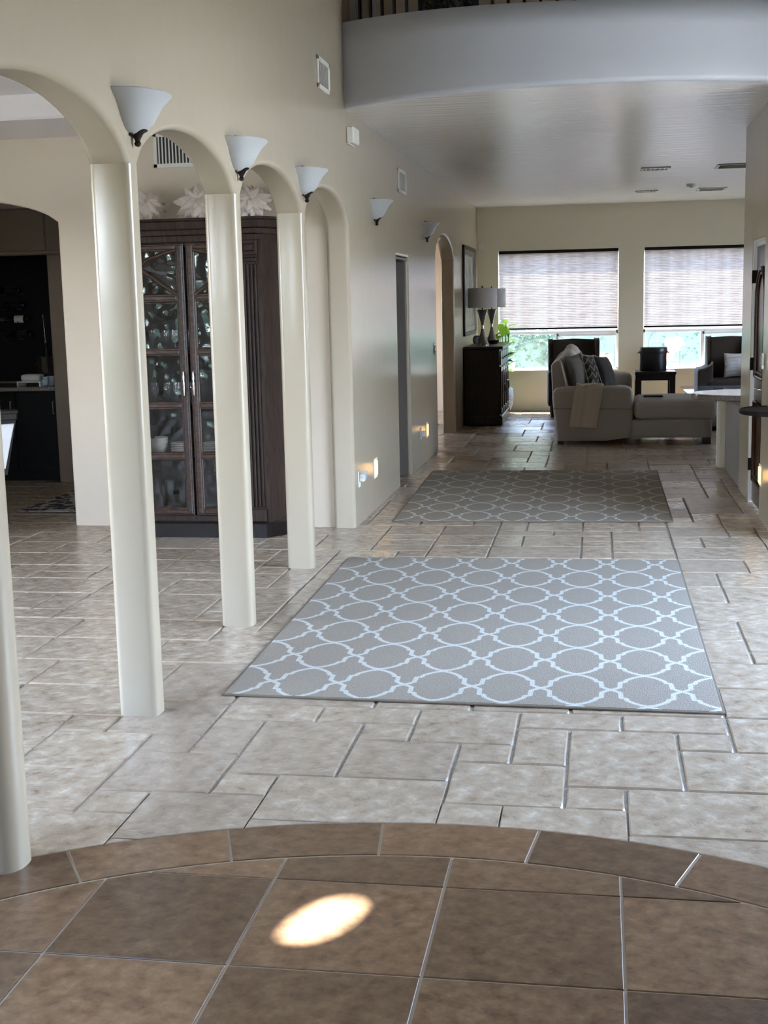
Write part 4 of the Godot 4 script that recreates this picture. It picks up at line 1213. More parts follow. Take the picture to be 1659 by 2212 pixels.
func pillow(s: float, t: float) -> MB:
	var b := MB.new()
	for side in [-1.0, 1.0]:
		b.sheet(16, 16, func(u: float, v: float) -> Vector3:
			var a := u * 2 - 1
			var c := v * 2 - 1
			var px := a * s / 2 * (1.0 - 0.07 * (1 - c * c) * absf(a))
			var py := c * s / 2 * (1.0 - 0.07 * (1 - a * a) * absf(c))
			var h := t / 2 * pow(maxf((1 - a * a) * (1 - c * c), 0.0), 0.38)
			h *= 1.0 + 0.05 * sin(a * 7 + c * 4) * (1 - absf(a))
			return Vector3(px, py, side * h), false, Vector3(0, 0, -side * 3))
	return b

func wing_chair(at: Vector3, arm_w: float, top_w: float, label: String, turn: float) -> void:
	var c := thing("wing_chair", label, "armchair", at, turn, "dark wing chairs by the far windows")
	var bk := PackedVector2Array([Vector2(-top_w + 0.06, 0.40), Vector2(top_w - 0.06, 0.40), Vector2(top_w - 0.05, 1.07), Vector2(0, 1.085), Vector2(-top_w + 0.05, 1.07)])
	obj("backrest", MB.new().prism(bk, XY, -0.30, -0.16, 0.02, 0.03, 3), M.chair_dark, c)
	obj("seat_base", MB.new().box(Vector3(-arm_w + 0.03, 0.16, -0.28), Vector3(arm_w - 0.03, 0.36, 0.36), 0.015), M.chair_dark, c)
	obj("seat_cushion", MB.new().soft(Vector3(-arm_w + 0.1, 0.36, -0.2), Vector3(arm_w - 0.1, 0.50, 0.38), 0.045, 6, Vector3(0, 0.02, 0)), M.chair_dark, c)
	for s in [-1.0, 1.0]:
		# the wing runs forward from the back and sweeps down into the arm
		var wp := PackedVector2Array([Vector2(0.30, 0.40), Vector2(0.30, 1.075), Vector2(0.22, 1.085), Vector2(0.05, 1.07), Vector2(-0.02, 1.02), Vector2(-0.03, 0.85), Vector2(-0.08, 0.72), Vector2(-0.16, 0.66), Vector2(-0.20, 0.60), Vector2(-0.10, 0.40)])
		wp.reverse()
		var wx := Transform3D(Basis(), Vector3(s * (top_w - 0.03), 0, 0))
		obj("wing", MB.new().prism(wp, wx * ZY, -0.03, 0.03, 0.014, 0.014, 3), M.chair_dark, c)
		var aw := PackedVector2Array()
		var wi := top_w - 0.06
		for e in [Vector2(wi, 0.16), Vector2(arm_w, 0.16), Vector2(arm_w, 0.62), Vector2(arm_w - 0.02, 0.648), Vector2(maxf(arm_w - 0.09, wi + 0.03), 0.66), Vector2(wi + 0.025, 0.71), Vector2(wi, 0.75)]:
			aw.append(Vector2(e.x * s, e.y))
		if s < 0:
			aw.reverse()
		obj("arm", MB.new().prism(aw, XY, -0.28, 0.37, 0.01, 0.03, 3, {}, 3, 0.6), M.chair_dark, c)
		for z in [-0.24, 0.30]:
			obj("leg", MB.new().prism(MB.rect(-0.022, -0.022, 0.022, 0.022), XZ, 0.0, 0.17), M.wood_black, c).position = Vector3(s * (arm_w - 0.06), 0, z)

# ---------------------------------------------------------------- right edge
func make_right_side() -> void:
	var d := struct("door_1", MB.new().box(Vector3(1.232, 0.012, -10.622), Vector3(1.272, 2.05, -9.875), 0.004), M.wood_door, "dark stained panel door with an arched top panel at the right edge", "door")
	# raised arched panel mouldings
	var ring := func(z0: float, z1: float, y0: float, y1: float, rise: float, r: float) -> MB:
		var pts := [Vector3(1.228, y0, z0), Vector3(1.228, y1, z0)]
		if rise > 0.0:
			for k in range(1, 12):
				var s := -1.0 + 2.0 * k / 12.0
				pts.append(Vector3(1.228, y1 + rise * (1 - s * s), lerpf(z0, z1, k / 12.0)))
		pts.append_array([Vector3(1.228, y1, z1), Vector3(1.228, y0, z1), Vector3(1.228, y0, z0)])
		return MB.new().tube(pts, r, 8)
	for r in [0.018, 0.010]:
		var e: float = 0.0 if r > 0.015 else 0.035
		obj("panel_moulding", ring.call(-10.52 + e, -9.98 - e, 1.02 + e, 1.68 - e, 0.17, r), M.wood_door, d)
		obj("panel_moulding", ring.call(-10.52 + e, -9.98 - e, 0.2 + e, 0.82 - e, 0.0, r), M.wood_door, d)
	for y in [1.74, 1.06, 0.26]:
		obj("hinge", MB.new().box(Vector3(1.196, y, -10.641), Vector3(1.236, y + 0.10, -10.615), 0.003), M.bronze, d)
	var lv := obj("lever", MB.new().tube([Vector3(1.232, 0.95, -9.97), Vector3(1.19, 0.95, -9.97), Vector3(1.18, 0.95, -9.99), Vector3(1.18, 0.945, -10.1)], 0.009, 10), M.chrome, d)
	lv.set_meta("label", "bright metal lever")
	obj("rose", MB.new().lathe([Vector2(0, 0.012), Vector2(0.026, 0.01), Vector2(0.03, 0)], 20, Transform3D(Basis(Vector3.BACK, PI / 2), Vector3(1.233, 0.95, -9.97))), M.chrome, lv)
	var tr := MB.new()
	for z in [-10.64, -9.90]:
		tr.box(Vector3(1.205, 0, z), Vector3(1.35, 2.07, z + 0.016), 0.003)
	tr.box(Vector3(1.215, 2.05, -10.64), Vector3(1.35, 2.072, -9.86), 0.004)
	tr.box(Vector3(1.222, 2.02, -10.62), Vector3(1.29, 2.052, -9.88), 0.003)
	struct("trim_2", tr, M.white, "pale jamb and head lining around the dark door", "trim")
	var sw := thing("light_switch", "tall pale switch plate on the right wall beside the dark door", "switch", Vector3(1.2, 1.11, -9.78))
	obj("plate", MB.new().box(Vector3(-0.008, 0, -0.06), Vector3(0, 0.12, 0.06), 0.003), M.chrome, sw)
	obj("rocker", MB.new().box(Vector3(-0.014, 0.03, -0.016), Vector3(-0.006, 0.09, 0.016), 0.002), M.plate, sw)
	# half round ledge
	var lg := thing("wall_ledge", "dark half round ledge jutting from the right wall", "shelf", Vector3(1.2, 0.836, -9.25))
	var p := PackedVector2Array()
	for k in 21:
		var a := PI / 2 + PI * k / 20.0
		p.append(Vector2(cos(a) * 0.225, sin(a) * 0.30))
	obj("slab", MB.new().prism(p, XZ, 0.0, 0.026, 0.01, 0.006, 2), M.ledge, lg)
	var rim := []
	for k in 21:
		var a := PI / 2 + PI * k / 20.0
		rim.append(Vector3(cos(a) * 0.215, 0.026, -sin(a) * 0.29))
	obj("rim", MB.new().tube(rim, 0.005, 8), M.ledge, lg)
	# counter: low wall and a granite top with a rounded end
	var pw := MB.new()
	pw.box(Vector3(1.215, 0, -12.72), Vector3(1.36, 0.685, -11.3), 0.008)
	var we := struct("wall_counter", pw, M.counter, "low taupe wall, darkened partly for shade, carrying the granite counter at the right", "wall")
	obj("end_post", MB.new().box(Vector3(1.145, 0, -12.86), Vector3(1.36, 0.685, -12.70), 0.02), M.wall_far, we)
	var ct := thing("granite_counter", "speckled granite top with a rounded end on the low wall", "counter", Vector3(1.5, 0.685, -12.65))
	var o := PackedVector2Array()
	for k in 25:
		var a := PI / 2 + PI * k / 24.0
		o.append(Vector2(-0.05 + cos(a) * 0.56, sin(a) * 0.46))
	o.append(Vector2(1.6, -0.46)); o.append(Vector2(1.6, 0.46))
	obj("slab", MB.new().prism(o, XZ, 0.0, 0.055, 0.012, 0.012, 2), M.granite, ct)
	obj("support", MB.new().box(Vector3(0.3, -0.1, -0.12), Vector3(1.4, 0.0, 0.12)), M.wood_black, ct)

# ---------------------------------------------------------------- dining room
func make_dining() -> void:
	# the tall glazed hutch: front at z = -8.87, canted corners
	var h := thing("china_hutch", "tall dark carved hutch with wavy glass doors behind the columns", "hutch", Vector3(-2.865, 0, -9.31))
	var zf := 0.44
	var plan := func(w: float, zz: float, c: float) -> PackedVector2Array:   # x, -z outline with canted front corners
		return PackedVector2Array([Vector2(-w, -zz + c), Vector2(-w + c * 0.7, -zz), Vector2(w - c * 0.7, -zz), Vector2(w, -zz + c), Vector2(w, 0), Vector2(-w, 0)])
	obj("plinth", MB.new().prism(plan.call(0.66, zf + 0.01, 0.19), XZ, 0.0, 0.115, 0.0, 0.015), M.wood_black, h)
	var cor := MB.new()
	for e in [[0.625, zf - 0.015, 2.10, 2.15], [0.645, zf + 0.005, 2.148, 2.19], [0.665, zf + 0.03, 2.188, 2.245], [0.68, zf + 0.045, 2.243, 2.262]]:
		cor.prism(plan.call(e[0], e[1], 0.17), XZ, e[2], e[3], 0.006, 0.006)
	obj("cornice", cor, M.wood, h)
	# carcass open at the front
	var ca := MB.new()
	ca.box(Vector3(-0.40, 0.11, 0.0), Vector3(0.40, 0.16, zf - 0.03))
	ca.box(Vector3(-0.40, 2.07, 0.0), Vector3(0.40, 2.11, zf - 0.03))
	for s in [-1.0, 1.0]:
		var pp := PackedVector2Array([Vector2(0.395, 0), Vector2(0.395, -zf + 0.02), Vector2(0.545, -zf + 0.02), Vector2(0.61, -zf + 0.16), Vector2(0.61, 0)])
		if s < 0:
			for i in pp.size():
				pp[i].x *= -1
		else:
			pp.reverse()
		if Geometry2D.is_polygon_clockwise(pp):
			pp.reverse()
		ca.prism(pp, XZ, 0.11, 2.11)
	obj("carcass", ca, M.wood, h)
	obj("back_panel", MB.new().box(Vector3(-0.60, 0.11, 0.0), Vector3(0.60, 2.11, 0.02)), M.void, h)  # this and the shelves are blackened for the shade behind the glass
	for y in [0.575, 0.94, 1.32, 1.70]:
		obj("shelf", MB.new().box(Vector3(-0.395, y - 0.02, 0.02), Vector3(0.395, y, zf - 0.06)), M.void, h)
	for s in [-1.0, 1.0]:
		var pl := MB.new()
		var xc: float = s * 0.465
		pl.box(Vector3(xc - 0.062, 0.115, zf - 0.02), Vector3(xc + 0.062, 0.21, zf + 0.006), 0.006)
		pl.box(Vector3(xc - 0.062, 2.0, zf - 0.02), Vector3(xc + 0.062, 2.105, zf + 0.006), 0.006)
		pl.box(Vector3(xc - 0.035, 2.025, zf), Vector3(xc + 0.035, 2.08, zf + 0.014), 0.008)
		pl.box(Vector3(xc - 0.058, 1.955, zf - 0.02), Vector3(xc + 0.058, 1.985, zf + 0.004), 0.006)
		for k in 4:
			pl.box(Vector3(xc - 0.048 + k * 0.0265, 0.22, zf - 0.022), Vector3(xc - 0.048 + k * 0.0265 + 0.017, 1.94, zf - 0.006), 0.005)
		obj("fluted_pilaster", pl, M.wood, h)
	# doors
	for s in [-1.0, 1.0]:
		var dn := MB.new()
		var e0 := 0.008
		var e1 := 0.392
		var bar := func(x0: float, y0: float, x1: float, y1: float) -> void:
			dn.box(Vector3(minf(s * x0, s * x1), y0, zf - 0.03), Vector3(maxf(s * x0, s * x1), y1, zf - 0.002), 0.006)
			dn.box(Vector3(minf(s * (x0 + 0.012), s * (x1 - 0.012)), y0 + 0.012, zf - 0.01), Vector3(maxf(s * (x0 + 0.012), s * (x1 - 0.012)), y1 - 0.012, zf + 0.006), 0.006)
		bar.call(e0, 0.16, e0 + 0.062, 2.095)
		bar.call(e1 - 0.062, 0.16, e1, 2.095)
		for y in [0.16, 0.565, 0.93, 1.31, 1.69, 2.04]:
			bar.call(e0 + 0.05, y, e1 - 0.05, y + 0.055)
		obj("glass_pane", MB.new().box(Vector3(minf(s * 0.06, s * 0.34), 0.2, zf - 0.020), Vector3(maxf(s * 0.06, s * 0.34), 2.06, zf - 0.016)), M.wavy, h).set_meta("label", "wavy glass pane")
		var door := obj("door", dn, M.wood_rail, h)
		# the pointed muntin of the top pane: a curve above, a straight bar below
		var up := []
		for k in 9:
			var t := k / 8.0
			up.append(Vector3(s * lerpf(0.335, 0.06, t), 1.925 + 0.125 * sqrt(t), zf - 0.012))
		var mt := MB.new()
		mt.tube(up, 0.017, 6)
		mt.tube([Vector3(s * 0.335, 1.925, zf - 0.012), Vector3(s * 0.06, 1.735, zf - 0.012)], 0.017, 6)
		obj("muntin", mt, M.wood_rail, door)
		var hn := MB.new()
		hn.tube([Vector3(s * 0.036, 1.03, zf + 0.03), Vector3(s * 0.036, 1.06, zf + 0.03), Vector3(s * 0.036, 1.08, zf + 0.03), Vector3(s * 0.036, 1.10, zf + 0.03), Vector3(s * 0.036, 1.115, zf + 0.03), Vector3(s * 0.036, 1.13, zf + 0.03), Vector3(s * 0.036, 1.16, zf + 0.03), Vector3(s * 0.036, 1.18, zf + 0.03), Vector3(s * 0.036, 1.20, zf + 0.03)], [0.004, 0.006, 0.009, 0.006, 0.010, 0.006, 0.009, 0.006, 0.004], 10)
		for y in [1.07, 1.17]:
			hn.tube([Vector3(s * 0.036, y, zf + 0.0), Vector3(s * 0.036, y, zf + 0.03)], 0.004, 8)
		obj("handle", hn, M.chrome, door)
	# crockery on the hutch shelves
	for k in 3:
		var b := obj("bowl", MB.new().lathe([Vector2(0, 0), Vector2(0.035, 0), Vector2(0.06, 0.02), Vector2(0.08, 0.06), Vector2(0.085, 0.085), Vector2(0.08, 0.085), Vector2(0.05, 0.02), Vector2(0, 0.012)], 28), M.ceramic)
		b.position = Vector3(-3.22, 0.575 + k * 0.022, -9.12)
		tag(b, ["cream bowl at the bottom of the hutch bowl stack", "cream bowl in the middle of the hutch bowl stack", "cream bowl on top of the hutch bowl stack"][k], "bowl", "cream bowls in the hutch")
	var pm := MB.new().lathe([Vector2(0, 0), Vector2(0.05, 0), Vector2(0.085, 0.011), Vector2(0.084, 0.014), Vector2(0.05, 0.004), Vector2(0, 0.004)], 28).mesh()
	for st in 2:
		for k in 7:
			var b := obj("plate", pm, M.ceramic)
			b.position = Vector3([-3.03, -2.80][st], 0.575 + k * 0.0125, -9.13)
			tag(b, "%s white plate in the stack %s of the hutch door gap" % [["bottom", "second lowest", "third lowest", "middle", "third highest", "second highest", "topmost"][k], ["left", "right"][st]], "plate", ["plates stacked left in the hutch", "plates stacked right in the hutch"][st])
	var gm := MB.new().lathe([Vector2(0, 0), Vector2(0.03, 0), Vector2(0.028, 0.004), Vector2(0.005, 0.012), Vector2(0.004, 0.07), Vector2(0.025, 0.09), Vector2(0.034, 0.13), Vector2(0.03, 0.17), Vector2(0.029, 0.17), Vector2(0.032, 0.13), Vector2(0.02, 0.09), Vector2(0, 0.08)], 18).mesh()
	for k in 8:
		var g := obj("stemmed_glass", gm, M.glass)
		g.position = Vector3(-3.20 + (k % 4) * 0.085, [0.94, 1.32][k / 4], -9.08 - 0.04 * (k % 2))
		tag(g, "%s clear stemmed glass on the %s hutch shelf" % [["leftmost", "second from left", "third from left", "rightmost"][k % 4], ["middle", "upper"][k / 4]], "glass", ["glasses on the middle hutch shelf", "glasses on the upper hutch shelf"][k / 4])
	# three big paper flowers on the hutch
	var pet := petal_mesh()
	for k in 3:
		var fl := thing("paper_flower", ["large white paper flower at the left end of the hutch top", "large white paper flower in the middle of the hutch top", "large white paper flower at the right end of the hutch top"][k], "flower", Vector3([-3.21, -2.80, -2.43][k], 2.262, -9.08), 0, "paper flowers on the hutch")
		var turn := Transform3D(Basis(Vector3.UP, [0.5, 0.1, 0.3][k]) * Basis(Vector3.RIGHT, [0.75, 0.95, 0.85][k]), Vector3(0, 0.135, 0))
		var id := 0
		for ring in 4:
			var n: int = [5, 7, 9, 11][ring]
			for j in n:
				var a := TAU * j / n + ring * 0.6
				var tilt: float = [0.12, 0.42, 0.72, 1.0][ring] + rng.randf_range(-0.1, 0.1)
				var sc: float = [0.5, 0.7, 0.88, 1.0][ring] * rng.randf_range(0.9, 1.1) * [1.0, 1.12, 1.0][k]
				var o := obj("petal", pet, M.paper, fl)
				o.transform = turn * Transform3D(Basis(Vector3.UP, a) * Basis(Vector3.RIGHT, tilt) * Basis(Vector3.UP, rng.randf_range(-0.25, 0.25)).scaled(Vector3(sc, sc, sc)), Vector3(0, -0.03 - 0.008 * ring, 0))
				id += 1
		obj("heart", MB.new().lathe([Vector2(0, -0.05), Vector2(0.03, -0.04), Vector2(0.035, 0.0), Vector2(0, 0.02)], 12, turn), M.paper, fl)
	var v := thing("wall_vent", "cream grille above the hutch on the dining room wall", "vent", Vector3(-3.0, 2.66, -9.33))
	vent(v, 0.42, 0.25, 14, Transform3D(), M.plate, false, 0.2)
	for e in v.get_children():
		if e.name.begins_with("duct"):
			(e as MeshInstance3D).material_override = M.black
	# chair at the left
	var c := thing("dining_chair", "black framed dining chair with a white padded back at the left", "chair", Vector3(-4.44, 0, -8.80), 0.7)
	var bb := PackedVector2Array([Vector2(-0.15, 0.50), Vector2(0.15, 0.50), Vector2(0.235, 0.83), Vector2(-0.235, 0.83)])
	obj("back_pad", MB.new().prism(bb, XY, -0.02, 0.025, 0.01, 0.012, 2), M.chair_white, c)
	obj("back_frame", MB.new().box(Vector3(-0.26, 0.855, -0.04), Vector3(0.26, 0.915, 0.03), 0.01).prism(PackedVector2Array([Vector2(-0.17, 0.45), Vector2(0.17, 0.45), Vector2(0.26, 0.86), Vector2(-0.26, 0.86)]), XY, -0.045, -0.02), M.wood_black, c)
	obj("top_rail", MB.new().box(Vector3(-0.265, 0.90, -0.05), Vector3(0.265, 0.935, 0.035), 0.008), M.wood_black, c)
	obj("seat", MB.new().soft(Vector3(-0.21, 0.43, -0.44), Vector3(0.15, 0.50, -0.02), 0.03, 5), M.chair_white, c)
	for s in [-1, 1]:
		for z in [-0.44, -0.05]:
			obj("leg", MB.new().box(Vector3(s * 0.15 - 0.05, 0, z - 0.02), Vector3(s * 0.15 - 0.01, 0.44, z + 0.02), 0.004), M.wood_black, c)

func petal_mesh() -> ArrayMesh:
	var b := MB.new()
	var f := func(off: float) -> Callable:
		return func(u: float, v: float) -> Vector3:
			var s := v * 2 - 1
			var w := 0.062 * pow(sin(PI * (0.07 + 0.93 * pow(u, 0.85))), 0.75)
			var y := 0.155 * u * (1.0 - 0.10 * s * s)
			var z := 0.075 * pow(u, 3.0) + 0.028 * s * s * (1.0 - 0.5 * u) - 0.04 * sin(PI * u) + 0.004 * sin(s * 5 + u * 6) * u
			return Vector3(s * w, y, z + off)
	b.sheet(10, 6, f.call(0.0))
	return b.mesh()

# ---------------------------------------------------------------- dark bar beyond the dining room
func make_bar() -> void:
	var cb := thing("bar_cabinet", "black base cabinet in the dark bar niche", "cabinet", Vector3(-5.82, 0, -11.84))
	obj("body", MB.new().box(Vector3(-0.66, 0.0, -0.6), Vector3(0.68, 0.88, 0.0), 0.004), M.void, cb)
	for k in 3:
		var x := -0.64 + k * 0.44
		var dm := MB.new().box(Vector3(x, 0.12, 0), Vector3(x + 0.42, 0.86, 0.018), 0.004)
		var d := obj("door", dm, M.void, cb)
		obj("handle", MB.new().tube([Vector3(x + 0.38, 0.66, 0.018), Vector3(x + 0.38, 0.66, 0.04), Vector3(x + 0.38, 0.78, 0.04), Vector3(x + 0.38, 0.78, 0.018)], 0.006, 8), M.pewter, d)
	var ct := obj("bar_counter", MB.new().box(Vector3(-6.49, 0.88, -12.5), Vector3(-5.14, 0.92, -11.80), 0.008), M.granite)
	tag(ct, "speckled stone counter on the black bar cabinet", "counter")
	var bk := obj("bar_back_panel", MB.new().box(Vector3(-6.49, 0.925, -12.79), Vector3(-4.6, 2.58, -12.74), 0.0), M.void)  # nearly black colour carries the darkness of the niche
	tag(bk, "backing panel of the bar niche behind the bottles, blackened for shade", "panel")
	var btl := [Vector2(0, 0), Vector2(0.036, 0), Vector2(0.038, 0.006), Vector2(0.038, 0.19), Vector2(0.034, 0.215), Vector2(0.016, 0.245), Vector2(0.0145, 0.31), Vector2(0.016, 0.312), Vector2(0.016, 0.325), Vector2(0.0, 0.325)]
	var glassy := mat(rgb(18, 20, 16), 0.08, 0.6)
	for k in 4:
		var y: float = [1.86, 1.71, 1.566, 1.41][k]
		var b := thing("wine_bottle", ["dark wine bottle lying highest on the bar wall rack", "dark wine bottle second from the top of the rack", "wine bottle with a white label on the bar wall rack", "dark wine bottle lying lowest on the bar wall rack"][k], "bottle", Vector3(-5.76 + [-0.08, -0.04, 0.0, 0.02][k], y, -12.62), 0, "wine bottles on the wall rack")
		var x := Transform3D(Basis(Vector3.BACK, PI / 2), Vector3(0, 0, 0))
		obj("glass_body", MB.new().lathe(btl, 20, x), glassy, b)
		obj("label", MB.new().lathe([Vector2(0.0385, 0.05), Vector2(0.0387, 0.05), Vector2(0.0387, 0.15), Vector2(0.0385, 0.15)], 16, x, -0.5, 2.6), M.paper if k == 2 else M.iron, b)
		obj("foil", MB.new().lathe([Vector2(0.017, 0.25), Vector2(0.0155, 0.26), Vector2(0.0155, 0.305), Vector2(0.017, 0.326), Vector2(0, 0.327)], 16, x), M.pewter if k == 2 else M.iron, b)
	var rk := MB.new()
	for y in [1.86, 1.71, 1.566, 1.41]:
		for x in [-5.86, -6.02]:
			rk.tube([Vector3(x, y - 0.02, -12.74), Vector3(x, y - 0.045, -12.66), Vector3(x, y - 0.045, -12.58), Vector3(x, y - 0.02, -12.56)], 0.005, 6)
	tag(obj("wine_rack", rk, M.iron), "black metal pegs holding the wine bottles", "wine rack")
	var to := thing("towel_tray", "folded white towel on a small white tray", "towel", Vector3(-5.49, 0.92, -12.0))
	obj("towel", MB.new().soft(Vector3(-0.09, 0.05, -0.07), Vector3(0.11, 0.115, 0.07), 0.025, 5), M.linen, to)
	var tt := MB.new()
	tt.box(Vector3(-0.12, 0.035, -0.09), Vector3(0.13, 0.05, 0.09), 0.004)
	tt.box(Vector3(-0.12, 0.0, -0.09), Vector3(-0.10, 0.04, 0.09), 0.004)
	tt.box(Vector3(0.11, 0.0, -0.09), Vector3(0.13, 0.04, 0.09), 0.004)
	obj("tray", tt, M.linen, to)
	var ib := thing("ice_bucket", "shiny metal wine bucket at the right end of the bar", "bucket", Vector3(-5.42, 0.92, -12.25))
	obj("bucket", MB.new().lathe([Vector2(0, 0), Vector2(0.075, 0), Vector2(0.08, 0.01), Vector2(0.115, 0.27), Vector2(0.12, 0.275), Vector2(0.112, 0.275), Vector2(0.076, 0.02), Vector2(0, 0.02)], 32), M.chrome, ib)
	for s in [-1, 1]:
		obj("handle", MB.new().tube([Vector3(s * 0.11, 0.2, -0.03), Vector3(s * 0.135, 0.2, -0.02), Vector3(s * 0.135, 0.2, 0.02), Vector3(s * 0.11, 0.2, 0.03)], 0.005, 6), M.chrome, ib)
	var cbt := thing("champagne_bottle", "dark bottle standing in the metal bucket", "bottle", Vector3(-5.415, 0.945, -12.25), 0.0)
	obj("glass_body", MB.new().lathe(btl, 20, Transform3D(Basis(Vector3.BACK, 0.05).scaled(Vector3(1.1, 1.2, 1.1)), Vector3.ZERO)), glassy, cbt)
	obj("stopper", MB.new().lathe([Vector2(0.0, 0.32), Vector2(0.012, 0.325), Vector2(0.004, 0.35), Vector2(0.003, 0.53), Vector2(0.008, 0.545), Vector2(0, 0.56)], 12, Transform3D(Basis(Vector3.BACK, 0.05).scaled(Vector3(1.1, 1.2, 1.1)), Vector3.ZERO)), M.chrome, cbt)
	for k in 2:
		var g := thing("bar_glass", ["clear tumbler in front of the metal bucket", "clear tumbler at the front edge of the bar"][k], "glass", Vector3([-5.30, -5.325][k], 0.92, [-12.02, -11.93][k]))
		obj("bowl", MB.new().lathe([Vector2(0, 0), Vector2(0.028, 0), Vector2(0.036, 0.09), Vector2(0.034, 0.09), Vector2(0.026, 0.012), Vector2(0, 0.012)], 20), M.tint, g)
		obj("rim", MB.new().lathe([Vector2(0.0345, 0.088), Vector2(0.0365, 0.09), Vector2(0.0345, 0.092)], 20), M.tint, g)
	# patterned mat in the passage
	var im := Image.create(256, 256, false, Image.FORMAT_RGB8)
	var nz := FastNoiseLite.new()
	nz.frequency = 0.06
	nz.noise_type = FastNoiseLite.TYPE_CELLULAR
	for y in 256:
		for x in 256:
			var e := Vector2((x - 128) / 128.0, (y - 128) / 128.0)
			var mid := (e * Vector2(1.1, 1.6)).length() < 0.72 or (absf(e.y) > 0.86 and absf(e.x) > 0.2 and absf(e.x) < 0.6)
			var c := rgb(170, 164, 156) if mid else (rgb(158, 150, 140) if nz.get_noise_2d(x, y) > -0.55 else rgb(66, 58, 54))
			im.set_pixel(x, y, c)
	var rm := mat(Color.WHITE, 0.95, 0.2)
	rm.albedo_texture = ImageTexture.create_from_image(im)
	var ru := thing("patterned_mat", "dark bordered mat with a pale oval centre beyond the dining arch", "rug", Vector3(-4.19, 0, -10.62))
	var b := MB.new().prism(MB.rect(-0.56, -0.68, 0.56, 0.68), XZ, 0.003, 0.011, 0.0, 0.002)
	for i in b.v.size():
		b.t[i] = Vector2(b.v[i].x / 1.12 + 0.5, b.v[i].z / 1.36 + 0.5)
	obj("pile", b, rm, ru)
	obj("binding", MB.new().prism(MB.rect(-0.575, -0.695, 0.575, 0.695), XZ, 0.001, 0.007), M.wood_black, ru)

# ---------------------------------------------------------------- upper landing
func make_gallery() -> void:
	var bl := thing("balustrade", "dark iron railing along the curved balcony edge", "railing", Vector3.ZERO)
	var hand := []
	var x := -1.63
	while x < 1.2:
		var z := -11.35 + sqrt(7.29 - pow(x + 0.08, 2)) - 0.06
		var ang := atan2(x + 0.08, z + 11.35)
		var o := obj("baluster", MB.new().box(Vector3(-0.0095, 3.5, -0.0095), Vector3(0.0095, 4.5, 0.0095), 0.002), M.iron, bl)
		o.transform = Transform3D(Basis(Vector3.UP, ang), Vector3(x, 0, z))
		hand.append(Vector3(x, 4.51, z))
		x += 0.106 * cos(ang)
	obj("handrail", MB.new().tube(hand, 0.028, 10), M.wood, bl)
	var pic := thing("landing_tapestry", "dark leafy wall panel on the upper landing behind the balusters", "wall hanging", Vector3(-1.31, 3.62, -11.84))
	var a := mat(Color.WHITE, 0.8)
	a.albedo_texture = noise_tex(256, 0.05, 121, [[0.0, rgb(24, 24, 20)], [0.5, rgb(40, 40, 32)], [0.62, rgb(96, 92, 72)], [1.0, rgb(130, 122, 96)]], 4, FastNoiseLite.TYPE_SIMPLEX_SMOOTH, 30.0)
	tri_map(a, Vector3.ONE * 1.6, false)
	obj("cloth", MB.new().box(Vector3(-0.23, 0.02, 0), Vector3(0.23, 1.45, 0.03), 0.004), a, pic)
	var fr := MB.new()
	for r in [[-0.25, 0.0, -0.22, 1.47], [0.22, 0.0, 0.25, 1.47], [-0.25, 0.0, 0.25, 0.03], [-0.25, 1.44, 0.25, 1.47]]:
		fr.box(Vector3(r[0], r[1], 0), Vector3(r[2], r[3], 0.045), 0.005)
	obj("frame", fr, M.black, pic)
	var tr := MB.new()
	for s in [-2.16, -1.98]:
		tr.box(Vector3(s - 0.03, 3.5, -11.86), Vector3(s + 0.03, 5.6, -11.82), 0.006)
	tr.box(Vector3(-2.19, 5.54, -11.86), Vector3(-1.5, 5.6, -11.82), 0.006)
	struct("trim_3", tr, M.white, "pale door casing on the upper landing wall", "trim")

